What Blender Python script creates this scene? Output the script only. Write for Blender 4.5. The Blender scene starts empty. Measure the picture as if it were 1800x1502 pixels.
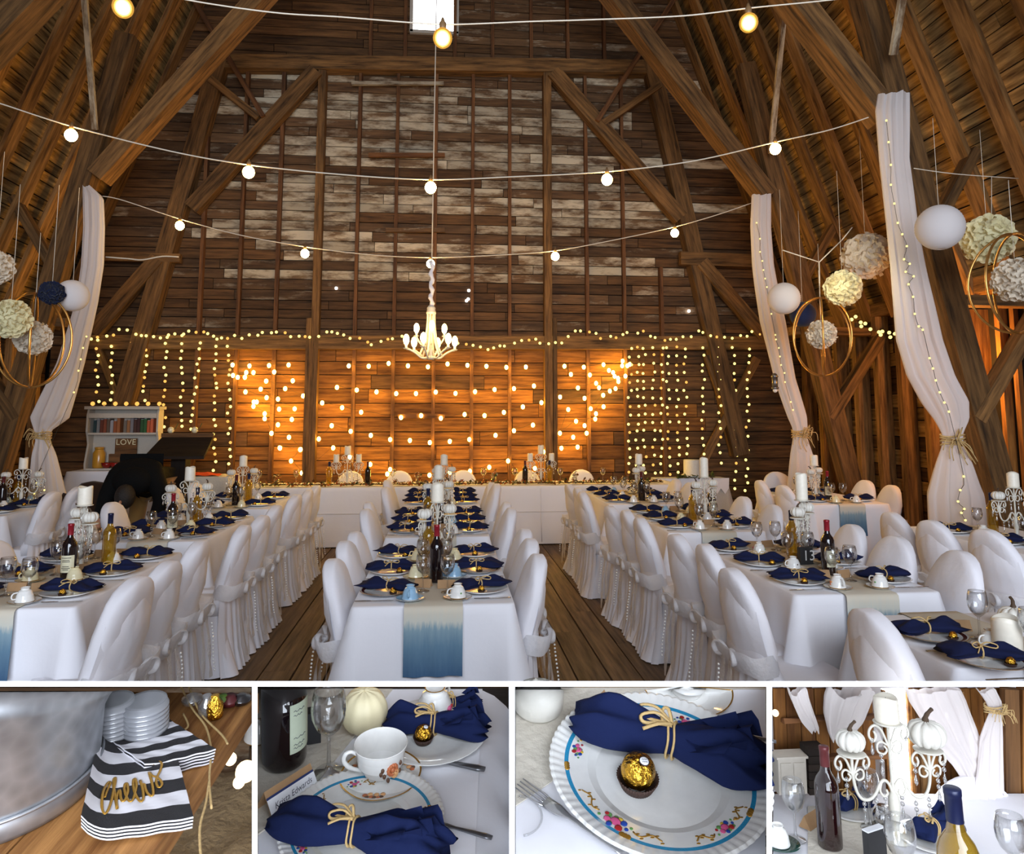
import bpy, math, random
from math import sin, cos, pi, atan, tan, sqrt, radians
from mathutils import Vector, Matrix, noise
random.seed(11)
V = Vector
sc = bpy.context.scene
col = sc.collection
# ---------------------------------------------------------------- camera, sky, daylight, exposure
F, PPX, PPY, CAMZ = 1250.0, 900.0, 599.0, 1.63
YAW = radians(5.347); PITCH = radians(6.092)
cam = bpy.data.cameras.new('camera'); cam.sensor_fit = 'HORIZONTAL'; cam.sensor_width = 36.0
cam.lens = F / 1800 * 36.0
cam.shift_x = 0.0; cam.shift_y = -(751.0 - PPY) / 1800
cam.clip_start = 0.05; cam.clip_end = 200
co = bpy.data.objects.new('camera', cam); col.objects.link(co)
co.location = (0, 0, CAMZ); co.rotation_euler = (pi/2 + PITCH, 0, -YAW)
sc.camera = co
w = bpy.data.worlds.new('sky'); sc.world = w; w.use_nodes = True
bg = w.node_tree.nodes['Background']; bg.inputs[0].default_value = (.75, .85, 1, 1); bg.inputs[1].default_value = 0.05
def area(name, loc, target, sx, sy, power, color):
    l = bpy.data.lights.new(name, 'AREA'); l.shape = 'RECTANGLE'; l.size = sx; l.size_y = sy; l.energy = power; l.color = color
    o = bpy.data.objects.new(name, l); col.objects.link(o); o.location = loc
    o.rotation_euler = (V(target) - V(loc)).to_track_quat('-Z', 'Y').to_euler()
    return o
def point(name, loc, power, color, r=.05):
    l = bpy.data.lights.new(name, 'POINT'); l.energy = power; l.color = color; l.shadow_soft_size = r
    o = bpy.data.objects.new(name, l); col.objects.link(o); o.location = loc
    return o
area('barn_door_daylight', (0.3, -3.6, 2.65), (0.2, 5, 1.6), 5.0, 5.1, 900, (.80, .88, 1.0))
area('booth_fill_light', (2.6, -1.6, 2.9), (.1, 1.2, 1.0), 1.0, 1.0, 26, (.86, .92, 1.0))  # fill light added to brighten the booths, not an actual window
sc.view_settings.view_transform = 'Standard'; sc.view_settings.look = 'None'
sc.view_settings.gamma = 1; sc.view_settings.use_curve_mapping = False
sc.view_settings.exposure = 0.0
cy = sc.cycles
cy.max_bounces = 7; cy.diffuse_bounces = 3; cy.glossy_bounces = 3; cy.transmission_bounces = 6; cy.transparent_max_bounces = 14
cy.caustics_reflective = False; cy.caustics_refractive = False
cy.sample_clamp_indirect = 4.0; cy.use_denoising = True
try: cy.use_light_tree = True
except Exception: pass
# ---------------------------------------------------------------- measuring helpers (photograph pixel -> place in the barn)
CR = Matrix.Rotation(-YAW, 3, 'Z') @ Matrix.Rotation(pi/2 + PITCH, 3, 'X')
CP = V((0, 0, CAMZ))
def ray(px, py): return CR @ V(((px-PPX)/F, -(py-PPY)/F, -1.0))
def onZ(px, py, z):
    d = ray(px, py); return CP + d * ((z-CAMZ)/d.z)
def onY(px, py, y):
    d = ray(px, py); return CP + d * (y/d.y)
def onX(px, py, x):
    d = ray(px, py); return CP + d * (x/d.x)
def onP(px, py, p0, n):
    d = ray(px, py); return CP + d * ((p0-CP).dot(n)/d.dot(n))
# ---------------------------------------------------------------- object helpers
KIDS = {}
def link(o, parent=None):
    col.objects.link(o)
    if parent is not None:
        o.parent = parent; KIDS.setdefault(parent.name, []).append(o)
    return o
def tag(o, label=None, cat=None, group=None, kind=None):
    if label: o['label'] = label
    if cat: o['category'] = cat
    if group: o['group'] = group
    if kind: o['kind'] = kind
    return o
def thing(name, label=None, cat=None, loc=(0, 0, 0), rz=0, group=None, kind=None, parent=None):
    o = bpy.data.objects.new(name, None); o.empty_display_size = .1
    link(o, parent); o.location = loc; o.rotation_euler = (0, 0, rz)
    return tag(o, label, cat, group, kind)
def dup(root, loc=None, rz=None, label=None, group=None, scale=None, mat=None, parent=None):
    r = root.copy(); link(r, parent)
    if loc is not None: r.location = loc
    if rz is not None: r.rotation_euler = (0, 0, rz)
    if scale is not None: r.scale = scale if hasattr(scale, '__len__') else (scale,)*3
    if label: r['label'] = label
    if group: r['group'] = group
    for ch in KIDS.get(root.name, []):
        c = ch.copy(); link(c, r)
        for g in KIDS.get(ch.name, []):
            d = g.copy(); link(d, c)
    return r
def setM(o, M): o.matrix_world = M; return o
class MB:
    def __init__(s): s.v = []; s.f = []; s.m = []
    def add(s, vs, fs, mi=0):
        b = len(s.v); s.v.extend([tuple(p) for p in vs])
        for f in fs: s.f.append([i+b for i in f]); s.m.append(mi)
        return s
    def box(s, c, d, M=None, mi=0):
        x, y, z = d[0]/2, d[1]/2, d[2]/2
        vs = [V((sx*x, sy*y, sz*z)) for sz in (-1, 1) for sy in (-1, 1) for sx in (-1, 1)]
        if M is not None: vs = [M @ p for p in vs]
        c = V(c); vs = [p + c for p in vs]
        return s.add(vs, [(0, 2, 3, 1), (4, 5, 7, 6), (0, 1, 5, 4), (2, 6, 7, 3), (0, 4, 6, 2), (1, 3, 7, 5)], mi)
    def grid(s, rows, closed=False, mi=0, cap0=False, cap1=False):
        n = len(rows[0]); vs = [p for r in rows for p in r]; fs = []
        for i in range(len(rows)-1):
            for j in range(n if closed else n-1):
                k = (j+1) % n
                fs.append((i*n+j, i*n+k, (i+1)*n+k, (i+1)*n+j))
        if cap0: fs.append(tuple(range(n))[::-1])
        if cap1: fs.append(tuple((len(rows)-1)*n+j for j in range(n)))
        return s.add(vs, fs, mi)
    def lathe(s, prof, n=24, mi=0, c=(0, 0, 0), M=None, mis=None, fn=None):
        c = V(c); rows = []
        for r, z in prof:
            row = []
            for j in range(n):
                a = 2*pi*j/n; rr, zz = (r, z) if fn is None else fn(r, z, a)
                p = V((rr*cos(a), rr*sin(a), zz))
                row.append((M @ p if M is not None else p) + c)
            rows.append(row)
        if mis is None: return s.grid(rows, True, mi)
        for i in range(len(rows)-1): s.grid(rows[i:i+2], True, mis[i])
        return s
    def tube(s, pts, r, n=8, mi=0, closed=False, flat=1.0, cap=True):
        pts = [V(p) for p in pts]; m = len(pts); rows = []; up = None
        rs = r if hasattr(r, '__len__') else [r]*m
        for i in range(m):
            a = pts[(i-1) % m] if (i or closed) else pts[0]
            b = pts[(i+1) % m] if (i < m-1 or closed) else pts[-1]
            t = (b-a)
            t = t.normalized() if t.length > 1e-9 else V((0, 0, 1))
            if up is None:
                up = V((0, 0, 1)) if abs(t.z) < .9 else V((1, 0, 0))
            sd = t.cross(up)
            if sd.length < 1e-6: sd = t.orthogonal()
            sd.normalize(); up = sd.cross(t).normalized()
            rows.append([pts[i] + (sd*cos(2*pi*j/n) + up*sin(2*pi*j/n)*flat)*rs[i] for j in range(n)])
        if closed: rows.append(rows[0])
        return s.grid(rows, True, mi, cap and not closed, cap and not closed)
    def ball(s, c, r, n=12, m=8, mi=0, sc=(1, 1, 1), fn=None):
        c = V(c); rows = []
        for i in range(m+1):
            t = pi*i/m; row = []
            for j in range(n):
                a = 2*pi*j/n; d = V((sin(t)*cos(a), sin(t)*sin(a), -cos(t)))
                k = r if fn is None else r*fn(d, a, t)
                row.append(c + V((d.x*sc[0], d.y*sc[1], d.z*sc[2]))*k)
            rows.append(row)
        return s.grid(rows, True, mi)
    def build(s, name, mats, parent=None, smooth=True, label=None, kind=None, cat=None, group=None, M=None):
        me = bpy.data.meshes.new(name); me.from_pydata(s.v, [], s.f)
        if not isinstance(mats, (list, tuple)): mats = [mats]
        for m in mats: me.materials.append(m)
        if len(mats) > 1: me.polygons.foreach_set('material_index', s.m)
        if smooth: me.polygons.foreach_set('use_smooth', [True]*len(s.f))
        me.update()
        o = bpy.data.objects.new(name, me); link(o, parent)
        if M is not None: o.matrix_local = M
        return tag(o, label, cat, group, kind)
def smoothpts(pts, n=4):
    pts = [V(p) for p in pts]; out = []
    for i in range(len(pts)-1):
        p0 = pts[max(i-1, 0)]; p1 = pts[i]; p2 = pts[i+1]; p3 = pts[min(i+2, len(pts)-1)]
        for k in range(n):
            t = k/n
            out.append(.5*((2*p1) + (p2-p0)*t + (2*p0-5*p1+4*p2-p3)*t*t + (3*p1-p0-3*p2+p3)*t**3))
    out.append(pts[-1]); return out
def timber(name, p0, p1, wd, th, mat, parent, up=(0, 0, 1), jit=.004, kind=None):
    """a sawn piece: local X runs along its length"""
    p0, p1 = V(p0), V(p1); d = p1-p0; L = d.length; x = d.normalized()
    y = V(up).cross(x)
    if y.length < 1e-4: y = V((0, 1, 0)).cross(x)
    y.normalize(); z = x.cross(y)
    g = lambda: random.uniform(-jit, jit)
    rows = []
    for lx in (0, L*.5, L):
        rows.append([V((lx, a*wd/2+g(), b*th/2+g())) for a, b in ((-1, -1), (1, -1), (1, 1), (-1, 1))])
    m = MB().grid(rows, True, 0, True, True)
    M = Matrix((x, y, z)).transposed().to_4x4(); M.translation = p0
    return m.build(name, mat, parent, smooth=False, M=M, kind=kind)
def word_mesh(txt, size, shear=0, extrude=0):
    cu = bpy.data.curves.new('lettering', 'FONT'); cu.body = txt; cu.size = size; cu.shear = shear
    cu.align_x = 'CENTER'; cu.align_y = 'CENTER'; cu.resolution_u = 3; cu.extrude = extrude
    t = bpy.data.objects.new('lettering', cu); col.objects.link(t)
    me = bpy.data.meshes.new_from_object(t.evaluated_get(bpy.context.evaluated_depsgraph_get()))
    bpy.data.objects.remove(t); return me
# ---------------------------------------------------------------- materials
def newmat(name):
    m = bpy.data.materials.new(name); m.use_nodes = True
    nt = m.node_tree; nt.nodes.clear(); out = nt.nodes.new('ShaderNodeOutputMaterial')
    return m, nt, out
def N(nt, typ, **kw):
    n = nt.nodes.new(typ)
    for k, v in kw.items():
        if k.startswith('i_'): n.inputs[int(k[2:]) if k[2:].isdigit() else k[2:]].default_value = v
        else: setattr(n, k, v)
    return n
def c4(c): return (c[0], c[1], c[2], 1)
def srgb(r, g, b):
    f = lambda u: (u/255/12.92) if u/255 <= .04045 else ((u/255+.055)/1.055)**2.4
    return (f(r), f(g), f(b))
def plain(name, c, rough=.6, metal=0, spec=.5, bump=0, bscale=60, coat=0, sheen=0, sss=0):
    m, nt, out = newmat(name); p = N(nt, 'ShaderNodeBsdfPrincipled')
    p.inputs['Base Color'].default_value = c4(c); p.inputs['Roughness'].default_value = rough
    p.inputs['Metallic'].default_value = metal; p.inputs['Specular IOR Level'].default_value = spec
    p.inputs['Coat Weight'].default_value = coat; p.inputs['Sheen Weight'].default_value = sheen
    tc = N(nt, 'ShaderNodeTexCoord'); nz = N(nt, 'ShaderNodeTexNoise', i_2=bscale, i_3=4.0)
    nt.links.new(tc.outputs['Object'], nz.inputs[0])
    mp = N(nt, 'ShaderNodeMapRange'); mp.inputs[3].default_value = .9; mp.inputs[4].default_value = 1.08
    nt.links.new(nz.outputs[0], mp.inputs[0])
    mx = N(nt, 'ShaderNodeMix', data_type='RGBA', blend_type='MULTIPLY'); mx.inputs[0].default_value = 1
    mx.inputs[6].default_value = c4(c); nt.links.new(mp.outputs[0], mx.inputs[7])
    nt.links.new(mx.outputs[2], p.inputs['Base Color'])
    if bump:
        b = N(nt, 'ShaderNodeBump'); b.inputs[0].default_value = bump; b.inputs[1].default_value = .01
        nt.links.new(nz.outputs[0], b.inputs[2] if b.inputs[2].name == 'Height' else b.inputs['Height'])
        nt.links.new(b.outputs[0], p.inputs['Normal'])
    nt.links.new(p.outputs[0], out.inputs[0]); return m
def wood(name, dark, light, paint=None, amount=0, vary=(.65, 1.3), rough=.75, sc=(1.2, 14, 14), pscale=2.0, bump=.5):
    m, nt, out = newmat(name); L = nt.links.new
    tc = N(nt, 'ShaderNodeTexCoord'); oi = N(nt, 'ShaderNodeObjectInfo')
    mu = N(nt, 'ShaderNodeMath', operation='MULTIPLY'); mu.inputs[1].default_value = 40; L(oi.outputs['Random'], mu.inputs[0])
    ad = N(nt, 'ShaderNodeVectorMath', operation='ADD'); L(tc.outputs['Object'], ad.inputs[0]); L(mu.outputs[0], ad.inputs[1])
    mp = N(nt, 'ShaderNodeMapping'); mp.inputs['Scale'].default_value = sc; L(ad.outputs[0], mp.inputs[0])
    nz = N(nt, 'ShaderNodeTexNoise', i_2=1.6, i_3=7.0, i_4=.62); L(mp.outputs[0], nz.inputs[0])
    rp = N(nt, 'ShaderNodeValToRGB'); rp.color_ramp.elements[0].position = .32; rp.color_ramp.elements[1].position = .72
    rp.color_ramp.elements[0].color = c4(dark); rp.color_ramp.elements[1].color = c4(light); L(nz.outputs[0], rp.inputs[0])
    cur = rp.outputs[0]
    if paint:
        mp2 = N(nt, 'ShaderNodeMapping'); mp2.inputs['Scale'].default_value = (.8, 3, 3); L(ad.outputs[0], mp2.inputs[0])
        n2 = N(nt, 'ShaderNodeTexNoise', i_2=pscale, i_3=6.0, i_4=.7); L(mp2.outputs[0], n2.inputs[0])
        r2 = N(nt, 'ShaderNodeMapRange'); r2.inputs[1].default_value = .62-.3*amount; r2.inputs[2].default_value = .78-.3*amount
        L(n2.outputs[0], r2.inputs[0])
        mm = N(nt, 'ShaderNodeMath', operation='MULTIPLY'); mm.inputs[1].default_value = .85; L(r2.outputs[0], mm.inputs[0])
        mx = N(nt, 'ShaderNodeMix', data_type='RGBA'); L(mm.outputs[0], mx.inputs[0]); L(cur, mx.inputs[6]); mx.inputs[7].default_value = c4(paint)
        cur = mx.outputs[2]
    vr = N(nt, 'ShaderNodeMapRange'); vr.inputs[3].default_value = vary[0]; vr.inputs[4].default_value = vary[1]; L(oi.outputs['Random'], vr.inputs[0])
    m2 = N(nt, 'ShaderNodeMix', data_type='RGBA', blend_type='MULTIPLY'); m2.inputs[0].default_value = 1; L(cur, m2.inputs[6]); L(vr.outputs[0], m2.inputs[7])
    p = N(nt, 'ShaderNodeBsdfPrincipled'); p.inputs['Roughness'].default_value = rough; p.inputs['Specular IOR Level'].default_value = .3
    L(m2.outputs[2], p.inputs['Base Color'])
    b = N(nt, 'ShaderNodeBump'); b.inputs[0].default_value = bump; b.inputs[1].default_value = .012; L(nz.outputs[0], b.inputs['Height']); L(b.outputs[0], p.inputs['Normal'])
    L(p.outputs[0], out.inputs[0]); return m
def emit(name, c, s):
    m, nt, out = newmat(name); e = N(nt, 'ShaderNodeEmission'); e.inputs[0].default_value = c4(c); e.inputs[1].default_value = s
    nt.links.new(e.outputs[0], out.inputs[0]); return m
def glow_globe(name, edge, core):
    m, nt, out = newmat(name); L = nt.links.new
    lw = N(nt, 'ShaderNodeLayerWeight'); lw.inputs[0].default_value = .5
    rp = N(nt, 'ShaderNodeValToRGB'); rp.color_ramp.elements[0].color = c4(core); rp.color_ramp.elements[1].color = c4(edge); rp.color_ramp.elements[1].position = .35; L(lw.outputs[1], rp.inputs[0])
    mr = N(nt, 'ShaderNodeMapRange'); mr.inputs[2].default_value = .45; mr.inputs[3].default_value = 9; mr.inputs[4].default_value = .75; L(lw.outputs[1], mr.inputs[0])
    e = N(nt, 'ShaderNodeEmission'); L(rp.outputs[0], e.inputs[0]); L(mr.outputs[0], e.inputs[1]); L(e.outputs[0], out.inputs[0]); return m
def thin_glass(name, tint=(1, 1, 1), body=None, bodyf=0, lo=.06, hi=.75, rough=.03):
    m, nt, out = newmat(name); L = nt.links.new
    t = N(nt, 'ShaderNodeBsdfTransparent'); t.inputs[0].default_value = c4(tint)
    g = N(nt, 'ShaderNodeBsdfGlossy'); g.inputs['Roughness'].default_value = rough
    lw = N(nt, 'ShaderNodeLayerWeight'); lw.inputs[0].default_value = .35
    mr = N(nt, 'ShaderNodeMapRange'); mr.inputs[3].default_value = lo; mr.inputs[4].default_value = hi; L(lw.outputs[1], mr.inputs[0])
    base = t.outputs[0]
    if body:
        d = N(nt, 'ShaderNodeBsdfDiffuse'); d.inputs[0].default_value = c4(body)
        tl = N(nt, 'ShaderNodeBsdfTranslucent'); tl.inputs[0].default_value = c4(body)
        a = N(nt, 'ShaderNodeMixShader'); a.inputs[0].default_value = .6; L(d.outputs[0], a.inputs[1]); L(tl.outputs[0], a.inputs[2])
        b = N(nt, 'ShaderNodeMixShader'); b.inputs[0].default_value = bodyf; L(t.outputs[0], b.inputs[1]); L(a.outputs[0], b.inputs[2]); base = b.outputs[0]
    x = N(nt, 'ShaderNodeMixShader'); L(mr.outputs[0], x.inputs[0]); L(base, x.inputs[1]); L(g.outputs[0], x.inputs[2])
    L(x.outputs[0], out.inputs[0]); return m
def fabric(name, c, trans=0, clear=0, bump=.15, bscale=9, sheen=.15, rough=.9):
    m, nt, out = newmat(name); L = nt.links.new
    tc = N(nt, 'ShaderNodeTexCoord'); nz = N(nt, 'ShaderNodeTexNoise', i_2=bscale, i_3=5.0); L(tc.outputs['Object'], nz.inputs[0])
    b = N(nt, 'ShaderNodeBump'); b.inputs[0].default_value = bump; b.inputs[1].default_value = .02; L(nz.outputs[0], b.inputs['Height'])
    p = N(nt, 'ShaderNodeBsdfPrincipled'); p.inputs['Base Color'].default_value = c4(c); p.inputs['Roughness'].default_value = rough
    p.inputs['Specular IOR Level'].default_value = .15; p.inputs['Sheen Weight'].default_value = sheen
    L(b.outputs[0], p.inputs['Normal']); cur = p.outputs[0]
    if trans:
        t = N(nt, 'ShaderNodeBsdfTranslucent'); t.inputs[0].default_value = c4(c); L(b.outputs[0], t.inputs['Normal'])
        x = N(nt, 'ShaderNodeMixShader'); x.inputs[0].default_value = trans; L(cur, x.inputs[1]); L(t.outputs[0], x.inputs[2]); cur = x.outputs[0]
    if clear:
        t = N(nt, 'ShaderNodeBsdfTransparent'); x = N(nt, 'ShaderNodeMixShader'); x.inputs[0].default_value = clear
        L(cur, x.inputs[1]); L(t.outputs[0], x.inputs[2]); cur = x.outputs[0]
    L(cur, out.inputs[0]); return m
def dip_dye(name):
    """cream linen runner whose hanging ends were dipped in indigo (the dye line lies below the table edge)"""
    m, nt, out = newmat(name); L = nt.links.new
    tc = N(nt, 'ShaderNodeTexCoord'); sp = N(nt, 'ShaderNodeSeparateXYZ'); L(tc.outputs['Object'], sp.inputs[0])
    mp = N(nt, 'ShaderNodeMapping'); mp.inputs['Scale'].default_value = (60, 60, 9); L(tc.outputs['Object'], mp.inputs[0])
    nz = N(nt, 'ShaderNodeTexNoise', i_2=1.0, i_3=6.0, i_4=.65); L(mp.outputs[0], nz.inputs[0])
    a = N(nt, 'ShaderNodeMath', operation='MULTIPLY_ADD'); a.inputs[1].default_value = .09; L(nz.outputs[0], a.inputs[0]); L(sp.outputs[2], a.inputs[2])
    mr = N(nt, 'ShaderNodeMapRange'); mr.inputs[1].default_value = .045-.33; mr.inputs[2].default_value = .045; L(a.outputs[0], mr.inputs[0])
    rp = N(nt, 'ShaderNodeValToRGB'); e = rp.color_ramp.elements
    e[0].position = 0; e[0].color = c4(srgb(62, 92, 126)); e[1].position = 1; e[1].color = c4(srgb(206, 196, 178))
    for ps, cc in ((.45, srgb(98, 128, 150)), (.70, srgb(132, 156, 168)), (.80, srgb(196, 196, 186))):
        q = e.new(ps); q.color = c4(cc)
    L(mr.outputs[0], rp.inputs[0])
    p = N(nt, 'ShaderNodeBsdfPrincipled'); p.inputs['Roughness'].default_value = .9; p.inputs['Specular IOR Level'].default_value = .1
    L(rp.outputs[0], p.inputs['Base Color']); L(p.outputs[0], out.inputs[0]); return m
def stripes(name):
    m, nt, out = newmat(name); L = nt.links.new
    tc = N(nt, 'ShaderNodeTexCoord'); sp = N(nt, 'ShaderNodeSeparateXYZ'); L(tc.outputs['Object'], sp.inputs[0])
    a = N(nt, 'ShaderNodeMath', operation='MULTIPLY'); a.inputs[1].default_value = 1/.0345; L(sp.outputs[1], a.inputs[0])
    b = N(nt, 'ShaderNodeMath', operation='FRACT'); L(a.outputs[0], b.inputs[0])
    g = N(nt, 'ShaderNodeMath', operation='GREATER_THAN'); g.inputs[1].default_value = .5; L(b.outputs[0], g.inputs[0])
    mx = N(nt, 'ShaderNodeMix', data_type='RGBA'); L(g.outputs[0], mx.inputs[0]); mx.inputs[6].default_value = c4(srgb(34, 32, 33)); mx.inputs[7].default_value = c4(srgb(214, 208, 212))
    nz = N(nt, 'ShaderNodeTexNoise', i_2=900.0); L(tc.outputs['Object'], nz.inputs[0])
    bm = N(nt, 'ShaderNodeBump'); bm.inputs[0].default_value = .4; bm.inputs[1].default_value = .001; L(nz.outputs[0], bm.inputs['Height'])
    p = N(nt, 'ShaderNodeBsdfPrincipled'); p.inputs['Roughness'].default_value = .75; L(mx.outputs[2], p.inputs['Base Color']); L(bm.outputs[0], p.inputs['Normal'])
    L(p.outputs[0], out.inputs[0]); return m
def galvanised(name):
    m, nt, out = newmat(name); L = nt.links.new
    tc = N(nt, 'ShaderNodeTexCoord'); vz = N(nt, 'ShaderNodeTexVoronoi', i_2=55.0); L(tc.outputs['Object'], vz.inputs[0])
    nz = N(nt, 'ShaderNodeTexNoise', i_2=7.0, i_3=4.0); L(tc.outputs['Object'], nz.inputs[0])
    rp = N(nt, 'ShaderNodeValToRGB'); rp.color_ramp.elements[0].color = (.30, .31, .33, 1); rp.color_ramp.elements[1].color = (.62, .64, .67, 1); rp.color_ramp.elements[0].position = .3; rp.color_ramp.elements[1].position = .7
    L(nz.outputs[0], rp.inputs[0])
    mx = N(nt, 'ShaderNodeMix', data_type='RGBA', blend_type='MULTIPLY'); mx.inputs[0].default_value = .35; L(rp.outputs[0], mx.inputs[6]); L(vz.outputs['Distance'], mx.inputs[7])
    p = N(nt, 'ShaderNodeBsdfPrincipled'); p.inputs['Metallic'].default_value = .85; p.inputs['Roughness'].default_value = .38; L(mx.outputs[2], p.inputs['Base Color'])
    L(p.outputs[0], out.inputs[0]); return m
M = {}
M['timber'] = wood('timber', srgb(60, 41, 22), srgb(150, 108, 62), vary=(.7, 1.25))
M['stud'] = wood('stud', srgb(70, 42, 24), srgb(138, 92, 54), vary=(.75, 1.2))
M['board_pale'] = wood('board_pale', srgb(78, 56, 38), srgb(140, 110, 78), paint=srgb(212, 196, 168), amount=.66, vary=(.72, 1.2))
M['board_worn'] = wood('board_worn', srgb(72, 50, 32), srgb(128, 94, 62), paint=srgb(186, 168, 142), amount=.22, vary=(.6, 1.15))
M['board_bare'] = wood('board_bare', srgb(60, 40, 23), srgb(124, 86, 50), vary=(.65, 1.25))
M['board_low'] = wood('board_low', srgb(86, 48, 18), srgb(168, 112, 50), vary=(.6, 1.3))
M['roof_board'] = wood('roof_board', srgb(92, 62, 32), srgb(216, 170, 104), vary=(.45, 1.3))
M['rafter'] = wood('rafter', srgb(78, 52, 28), srgb(180, 132, 78), vary=(.7, 1.25))
M['floor'] = wood('floor_plank', srgb(68, 52, 38), srgb(142, 114, 86), vary=(.7, 1.2), sc=(1.0, 16, 16), rough=.6)
M['bench'] = wood('bench_wood', srgb(120, 74, 34), srgb(198, 142, 82), vary=(.85, 1.15), sc=(2.5, 40, 40))
M['dark'] = plain('dark_backing', (.012, .008, .005), .95)
M['dark_wood'] = wood('dark_wood', srgb(22, 15, 11), srgb(44, 32, 24))
M['cloth'] = fabric('white_cloth', (.80, .79, .83), bump=.3, bscale=5)
M['cover'] = fabric('chair_cover', (.80, .78, .82), bump=.35, bscale=8)
M['sheer'] = fabric('sheer_curtain', (.86, .80, .78), trans=.35, clear=.10, bump=.1, bscale=12)
M['tulle'] = fabric('tulle', (.85, .84, .86), trans=.3, clear=.25, bump=.3, bscale=60)
M['lace'] = fabric('lace', (.82, .78, .74), trans=.2, clear=.3, bump=.6, bscale=90)
M['navy'] = fabric('navy_cloth', srgb(24, 30, 62), bump=.25, bscale=22, sheen=0)
M['navy2'] = fabric('navy_linen', srgb(22, 32, 70), bump=.2, bscale=30, sheen=0)
M['dye'] = dip_dye('dip_dyed_linen')
M['linen'] = fabric('cream_linen', srgb(206, 198, 184), bump=.3, bscale=60)
M['raffia'] = plain('raffia', srgb(204, 172, 116), .7, bump=.3, bscale=200)
M['gold'] = plain('gold_foil', srgb(232, 176, 62), .22, 1.0, bump=1.0, bscale=90)
M['brass'] = plain('brass_hoop', srgb(214, 164, 92), .28, .9)
M['choc'] = plain('paper_case', srgb(58, 36, 26), .7)
M['china'] = plain('white_china', (.82, .81, .78), .12, coat=.5)
M['china_blue'] = plain('blue_china', srgb(146, 184, 212), .14, coat=.5)
M['china_cream'] = plain('cream_china', srgb(232, 222, 184), .14, coat=.5)
M['band'] = plain('turquoise_band', srgb(44, 142, 186), .2, coat=.4, bump=.2, bscale=500)
M['gilt'] = plain('gilt', srgb(206, 156, 66), .25, .7)
M['pink'] = plain('rose_print', srgb(214, 92, 140), .3); M['red'] = plain('red_print', srgb(168, 42, 44), .3)
M['leafp'] = plain('leaf_print', srgb(98, 152, 84), .3); M['bluep'] = plain('blue_print', srgb(40, 72, 158), .3)
M['rust'] = plain('rust_print', srgb(196, 112, 70), .3); M['brownp'] = plain('brown_print', srgb(96, 66, 46), .3); M['peach'] = plain('peach_print', srgb(232, 176, 120), .3)
M['yellowp'] = plain('yellow_print', srgb(222, 186, 66), .3)
M['maroon'] = plain('maroon_band', srgb(78, 34, 30), .25)
M['glass'] = thin_glass('clear_glass', (.97, .975, .98), lo=.05, hi=.85)
M['crystal'] = thin_glass('crystal', (.9, .9, .9), (.9, .9, .92), .25, lo=.2, hi=.9)
M['wine'] = plain('red_wine_bottle', srgb(24, 16, 18), .06, coat=.6)
M['rose'] = thin_glass('dark_wine_glass', (.25, .08, .08), srgb(60, 22, 26), .55, lo=.06, hi=.6)
M['white_wine'] = thin_glass('white_wine_glass', (.85, .72, .30), srgb(196, 156, 40), .42, lo=.06, hi=.7)
M['capsule_red'] = plain('red_capsule', srgb(140, 24, 38), .35, .2); M['capsule_navy'] = plain('navy_capsule', srgb(22, 30, 66), .35, .2)
M['capsule_maroon'] = plain('maroon_capsule', srgb(92, 34, 36), .35, .2)
M['label'] = plain('bottle_label', srgb(214, 208, 178), .6); M['label_ink'] = plain('label_ink', srgb(90, 84, 72), .6)
M['kraft'] = plain('kraft_card', srgb(166, 130, 92), .8); M['white_card'] = plain('white_card', (.85, .86, .9), .7); M['ink'] = plain('ink', srgb(66, 70, 84), .6)
M['navy_card'] = plain('navy_card', srgb(28, 46, 98), .7)
M['steel'] = plain('steel', (.55, .55, .56), .2, 1.0); M['steel_dark'] = plain('dark_steel', (.16, .16, .17), .3, .8)
M['iron'] = plain('white_iron', (.66, .63, .55), .4); M['iron_grey'] = plain('taupe_iron', (.62, .56, .48), .45)
M['pumpkin'] = plain('white_pumpkin', (.72, .69, .62), .5, bump=.2, bscale=40); M['stem'] = plain('pumpkin_stem', srgb(76, 58, 42), .8)
M['cream_pumpkin'] = plain('cream_pumpkin', srgb(236, 224, 184), .5, bump=.1, bscale=30)
M['wax'] = plain('candle_wax', (.84, .78, .66), .45)
M['flame'] = emit('candle_glow', (1, .62, .25), 4.0)
M['slate'] = plain('chalk_slate', (.02, .02, .022), .6); M['chalk'] = plain('chalk', (.8, .8, .78), .9)
M['pompom_cream'] = fabric('cream_tissue', (.80, .70, .56), trans=.25, bump=.6, bscale=40); M['pompom_yellow'] = fabric('yellow_tissue', (.86, .79, .50), trans=.3, bump=.6, bscale=40)
M['pompom_navy'] = fabric('navy_tissue', srgb(28, 34, 58), trans=.1, bump=.6, bscale=40)
M['lantern'] = fabric('paper_lantern', (.82, .78, .78), trans=.3, bump=.1); M['lantern_navy'] = fabric('navy_paper_lantern', srgb(40, 48, 80), trans=.2, bump=.1)
M['cord'] = plain('white_cord', (.72, .64, .52), .7); M['socket'] = plain('lamp_socket', srgb(120, 92, 60), .5); M['wire'] = plain('green_wire', srgb(36, 34, 22), .7)
M['bulb'] = emit('globe_bulb', (1.0, .60, .17), 72); M['bulb_far'] = emit('far_globe_bulb', (1.0, .60, .17), 130); M['bulb_amber'] = emit('amber_bulb', (1.0, .50, .08), 3.0); M['filament'] = emit('filament', (1, .75, .35), 60)
M['amber_glass'] = glow_globe('amber_glow_globe', (1, .50, .08), (1, .78, .36))
M['fairy'] = emit('fairy_light', (1.0, .80, .22), 2.2); M['fairy_amber'] = emit('amber_fairy_light', (1.0, .48, .10), 1.4); M['festoon'] = emit('festoon_bulb', (1.0, .57, .075), 62)
M['daylight'] = emit('daylight_pane', (.92, .96, 1.0), 9)
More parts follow.
